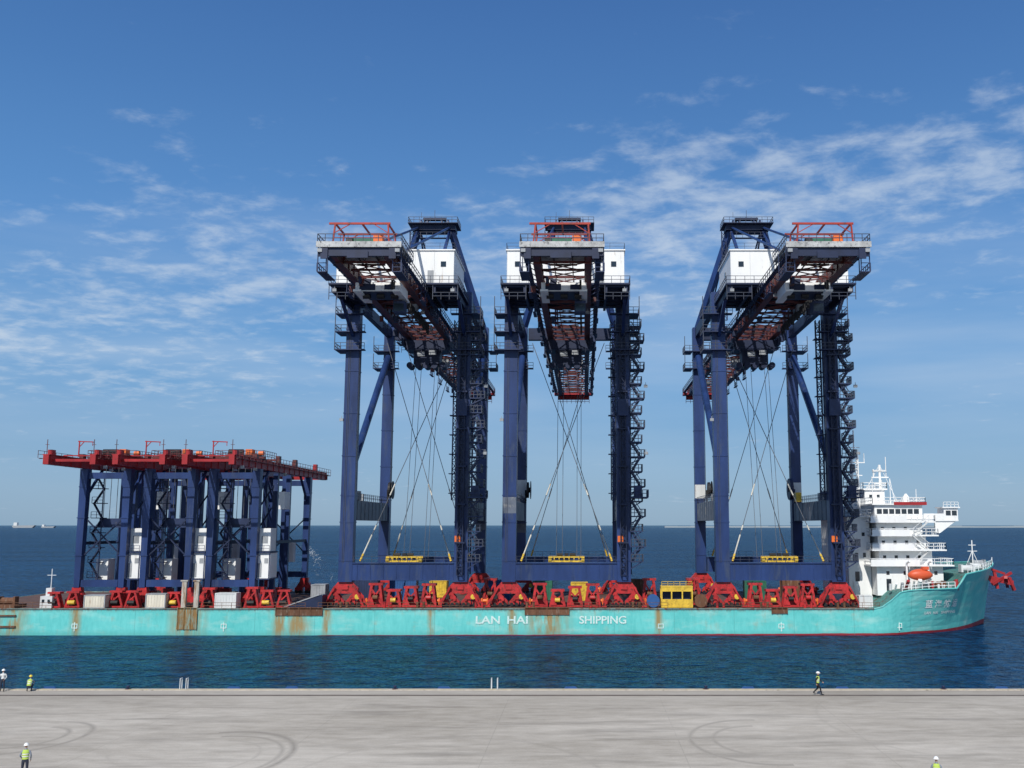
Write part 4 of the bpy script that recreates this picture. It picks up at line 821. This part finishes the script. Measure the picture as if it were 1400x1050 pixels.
# ------------------------------------------------------------ people
def person(label, loc, rz, pose, helm, lower, upper, vest=True, s=1.0):
    P = {}; E = []; RD = {}; K = {}
    def jn(nm, co, r_, par, k):
        P[nm] = co; RD[nm] = r_; K[nm] = k
        if par: E.append((par, nm))
    if pose == 'crouch':
        pel = (0,.22,.42); chest = (0,.0,.78); neck = (0,-.08,.98)
        kn = [(-.17,-.25,.52),(.17,-.22,.5)]; an_ = [(-.15,.08,.09),(.15,.12,.09)]
        el = [(-.28,-.22,.72),(.28,-.22,.7)]; wr = [(-.17,-.42,.6),(.16,-.42,.58)]
    elif pose == 'walk':
        pel = (0,0,.92); chest = (0,-.02,1.25); neck = (0,-.03,1.47)
        kn = [(-.10,-.20,.52),(.10,.02,.48)]; an_ = [(-.09,-.30,.09),(.09,.38,.16)]
        el = [(-.25,.14,1.15),(.25,-.12,1.15)]; wr = [(-.26,.08,.91),(.24,-.32,1.0)]
    else:
        pel = (0,0,.95); chest = (0,0,1.27); neck = (0,-.01,1.49)
        kn = [(-.11,-.02,.51),(.12,-.04,.51)]; an_ = [(-.12,.02,.09),(.14,.0,.09)]
        el = [(-.27,.02,1.16),(.27,.0,1.16)]; wr = [(-.25,-.12,.93),(.22,-.22,1.02)]
    V = Vector
    jn('pelvis', pel, .135, None, 'leg'); jn('waist', tuple(V(pel).lerp(V(chest), .45)), .125, 'pelvis', 'top'); jn('chest', chest, .15, 'waist', 'top'); jn('neck0', neck, .075, 'chest', 'top')
    hd = V(neck); jn('neck', tuple(hd+V((0,-.01,.06))), .055, 'neck0', 'skin'); jn('jaw', tuple(hd+V((0,-.035,.12))), .075, 'neck', 'skin'); jn('head', tuple(hd+V((0,-.02,.19))), .095, 'jaw', 'skin'); jn('crown', tuple(hd+V((0,-.01,.255))), .075, 'head', 'skin')
    jn('nose', tuple(hd+V((0,-.125,.165))), .014, 'head', 'skin')
    for i, sg in enumerate((-1, 1)):
        t = str(i)
        jn('hip'+t, (pel[0]+sg*.095, pel[1], pel[2]-.04), .105, 'pelvis', 'leg')
        jn('knee'+t, kn[i], .068, 'hip'+t, 'leg'); mid = V(kn[i]).lerp(V(an_[i]), .35); jn('calf'+t, (mid.x, mid.y+.02, mid.z), .062, 'knee'+t, 'leg'); jn('ankle'+t, an_[i], .045, 'calf'+t, 'shoe')
        jn('toe'+t, (an_[i][0]+sg*.02, an_[i][1]-.19, max(.04, an_[i][2]-.05)), .042, 'ankle'+t, 'shoe')
        sh_ = V(chest)+V((sg*.185, 0, .13)); jn('sh'+t, tuple(sh_), .068, 'chest', 'top'); jn('el'+t, el[i], .046, 'sh'+t, 'top'); jn('wr'+t, wr[i], .03, 'el'+t, 'top')
        d = (V(wr[i])-V(el[i])).normalized(); pm = V(wr[i])+d*.06; jn('pm'+t, tuple(pm), .034, 'wr'+t, 'skin')
        side = d.cross(V((1,0,0))).normalized(); nrm = V((sg,0,0))
        for f_ in range(4):
            o_ = side*(-.03+.02*f_); L = (.036, .042, .04, .03)[f_]
            a_ = pm+d*.04+o_; b_ = a_+d*L-nrm*.008; c_ = b_+d*L*.7-nrm*.02
            jn('f%s%d' % (t, f_), tuple(a_), .010, 'pm'+t, 'skin'); jn('g%s%d' % (t, f_), tuple(b_), .009, 'f%s%d' % (t, f_), 'skin'); jn('h%s%d' % (t, f_), tuple(c_), .008, 'g%s%d' % (t, f_), 'skin')
        a_ = pm-side*.045-d*.01; jn('th'+t, tuple(a_), .011, 'pm'+t, 'skin'); jn('ti'+t, tuple(a_-side*.012+d*.035), .009, 'th'+t, 'skin')
    names = list(P); idx = {k_: i for i, k_ in enumerate(names)}
    me = bpy.data.meshes.new('p'); me.from_pydata([P[k_] for k_ in names], [(idx[a], idx[c]) for a, c in E], []); me.update()
    o = bpy.data.objects.new('p', me); C.objects.link(o)
    md = o.modifiers.new('s', 'SKIN'); sv = me.skin_vertices[0].data
    for k_ in names: sv[idx[k_]].radius = (RD[k_], RD[k_]*(.75 if k_ in ('chest', 'waist', 'pelvis') else 1)); sv[idx[k_]].use_root = (k_ == 'pelvis')
    md.use_smooth_shade = True
    sb = o.modifiers.new('u', 'SUBSURF'); sb.levels = 1; sb.render_levels = 1
    bpy.context.view_layer.update(); dg = bpy.context.evaluated_depsgraph_get(); m2 = bpy.data.meshes.new_from_object(o.evaluated_get(dg)); bpy.data.objects.remove(o)
    m2.name = 'person'; m2.materials.clear()
    for q in (SKIN, lower, upper, DARK): m2.materials.append(q)
    cl_ = {'skin': 0, 'leg': 1, 'top': 2, 'shoe': 3}; pts = [(Vector(P[k_]), cl_[K[k_]], RD[k_]) for k_ in names]
    for p in m2.polygons:
        c = p.center; best = min(pts, key=lambda q: (q[0]-c).length-q[2]); p.material_index = best[1]; p.use_smooth = True
    body = bpy.data.objects.new('person', m2); C.objects.link(body); body.location = loc; body.rotation_euler.z = rz; body.scale = (s, s, s)
    tag(body, label, 'person', 'people on the quay')
    q = MB(); hc = hd+V((0,-.012,.215)); nn = 14
    for j in range(5):
        a = j/5*math.pi/2
        for k_ in range(nn): t = 2*math.pi*k_/nn; q.v.append((hc.x+math.cos(t)*.125*math.cos(a), hc.y+math.sin(t)*.145*math.cos(a), hc.z+.12*math.sin(a)))
    q.v.append((hc.x, hc.y, hc.z+.125)); tp = len(q.v)-1
    for j in range(4):
        for k_ in range(nn): j2 = (k_+1) % nn; q.f.append((j*nn+k_, j*nn+j2, (j+1)*nn+j2, (j+1)*nn+k_))
    for k_ in range(nn): q.f.append((4*nn+k_, 4*nn+(k_+1) % nn, tp))
    b0 = len(q.v)
    for k_ in range(nn):
        t = 2*math.pi*k_/nn; e = 1.18 if math.sin(t) > -.3 else 1.5; q.v.append((hc.x+math.cos(t)*.125*1.15, hc.y+math.sin(t)*.145*e, hc.z-.012))
    for k_ in range(nn): j2 = (k_+1) % nn; q.f.append((b0+k_, b0+j2, j2, k_))
    q.build('helmet', helm, body, smooth=True)
    if vest:
        a = V(pel)+V((0,0,.02)); c = V(neck)+V((0,0,-.02)); q = MB(); NR = 9; nn = 16
        ax = (c-a).normalized(); fw = V((1,0,0)).cross(ax).normalized()
        prof = [.165,.16,.158,.165,.178,.19,.2,.185,.10]; pd = [.135,.132,.13,.135,.14,.145,.14,.115,.09]
        for j in range(NR):
            cc = a.lerp(c, j/(NR-1))
            for k_ in range(nn): t = 2*math.pi*k_/nn; q.v.append(tuple(cc+V((1,0,0))*math.cos(t)*prof[j]+fw*math.sin(t)*pd[j]))
        for j in range(NR-1):
            for k_ in range(nn): j2 = (k_+1) % nn; q.f.append((j*nn+k_, j*nn+j2, (j+1)*nn+j2, (j+1)*nn+k_))
        vo = q.build('vest', VEST, body, smooth=True)
        for f0 in (.25, .5):
            cc = a.lerp(c, f0); st2 = MB()
            for dz_ in (0, .05):
                for k_ in range(nn): t = 2*math.pi*k_/nn; st2.v.append(tuple(cc+ax*dz_+V((1,0,0))*math.cos(t)*.184+fw*math.sin(t)*.150))
            for k_ in range(nn): j2 = (k_+1) % nn; st2.f.append((k_, j2, nn+j2, nn+k_))
            st2.build('reflective_strip', STRIPE, vo, smooth=True)
    return body
person('person walking along the quay edge in yellow vest and black trousers, right half of picture', (18.9, 83.2, QZ), R(75), 'walk', HELM, BLACKC, BLACKC, s=1.03)
person('person in white helmet and white shirt standing at the quay edge, far left', (-48.1, 84.9, QZ), R(10), 'stand', HELM, JEANS, mat('white_shirt', (.6, .62, .62), .8), vest=False)
person('person crouching at the quay edge in a yellow vest, far left', (-45.9, 85.0, QZ), R(190), 'crouch', HELMY, JEANS, SHIRT)
person('person in white helmet and yellow vest in the near left corner of the quay', (-30.5, 56.6, QZ), R(200), 'stand', HELM, JEANS, SHIRT)
person('person in white helmet at the bottom right edge, mostly below the picture', (18.1, 53.4, QZ), R(160), 'stand', HELM, JEANS, SHIRT)
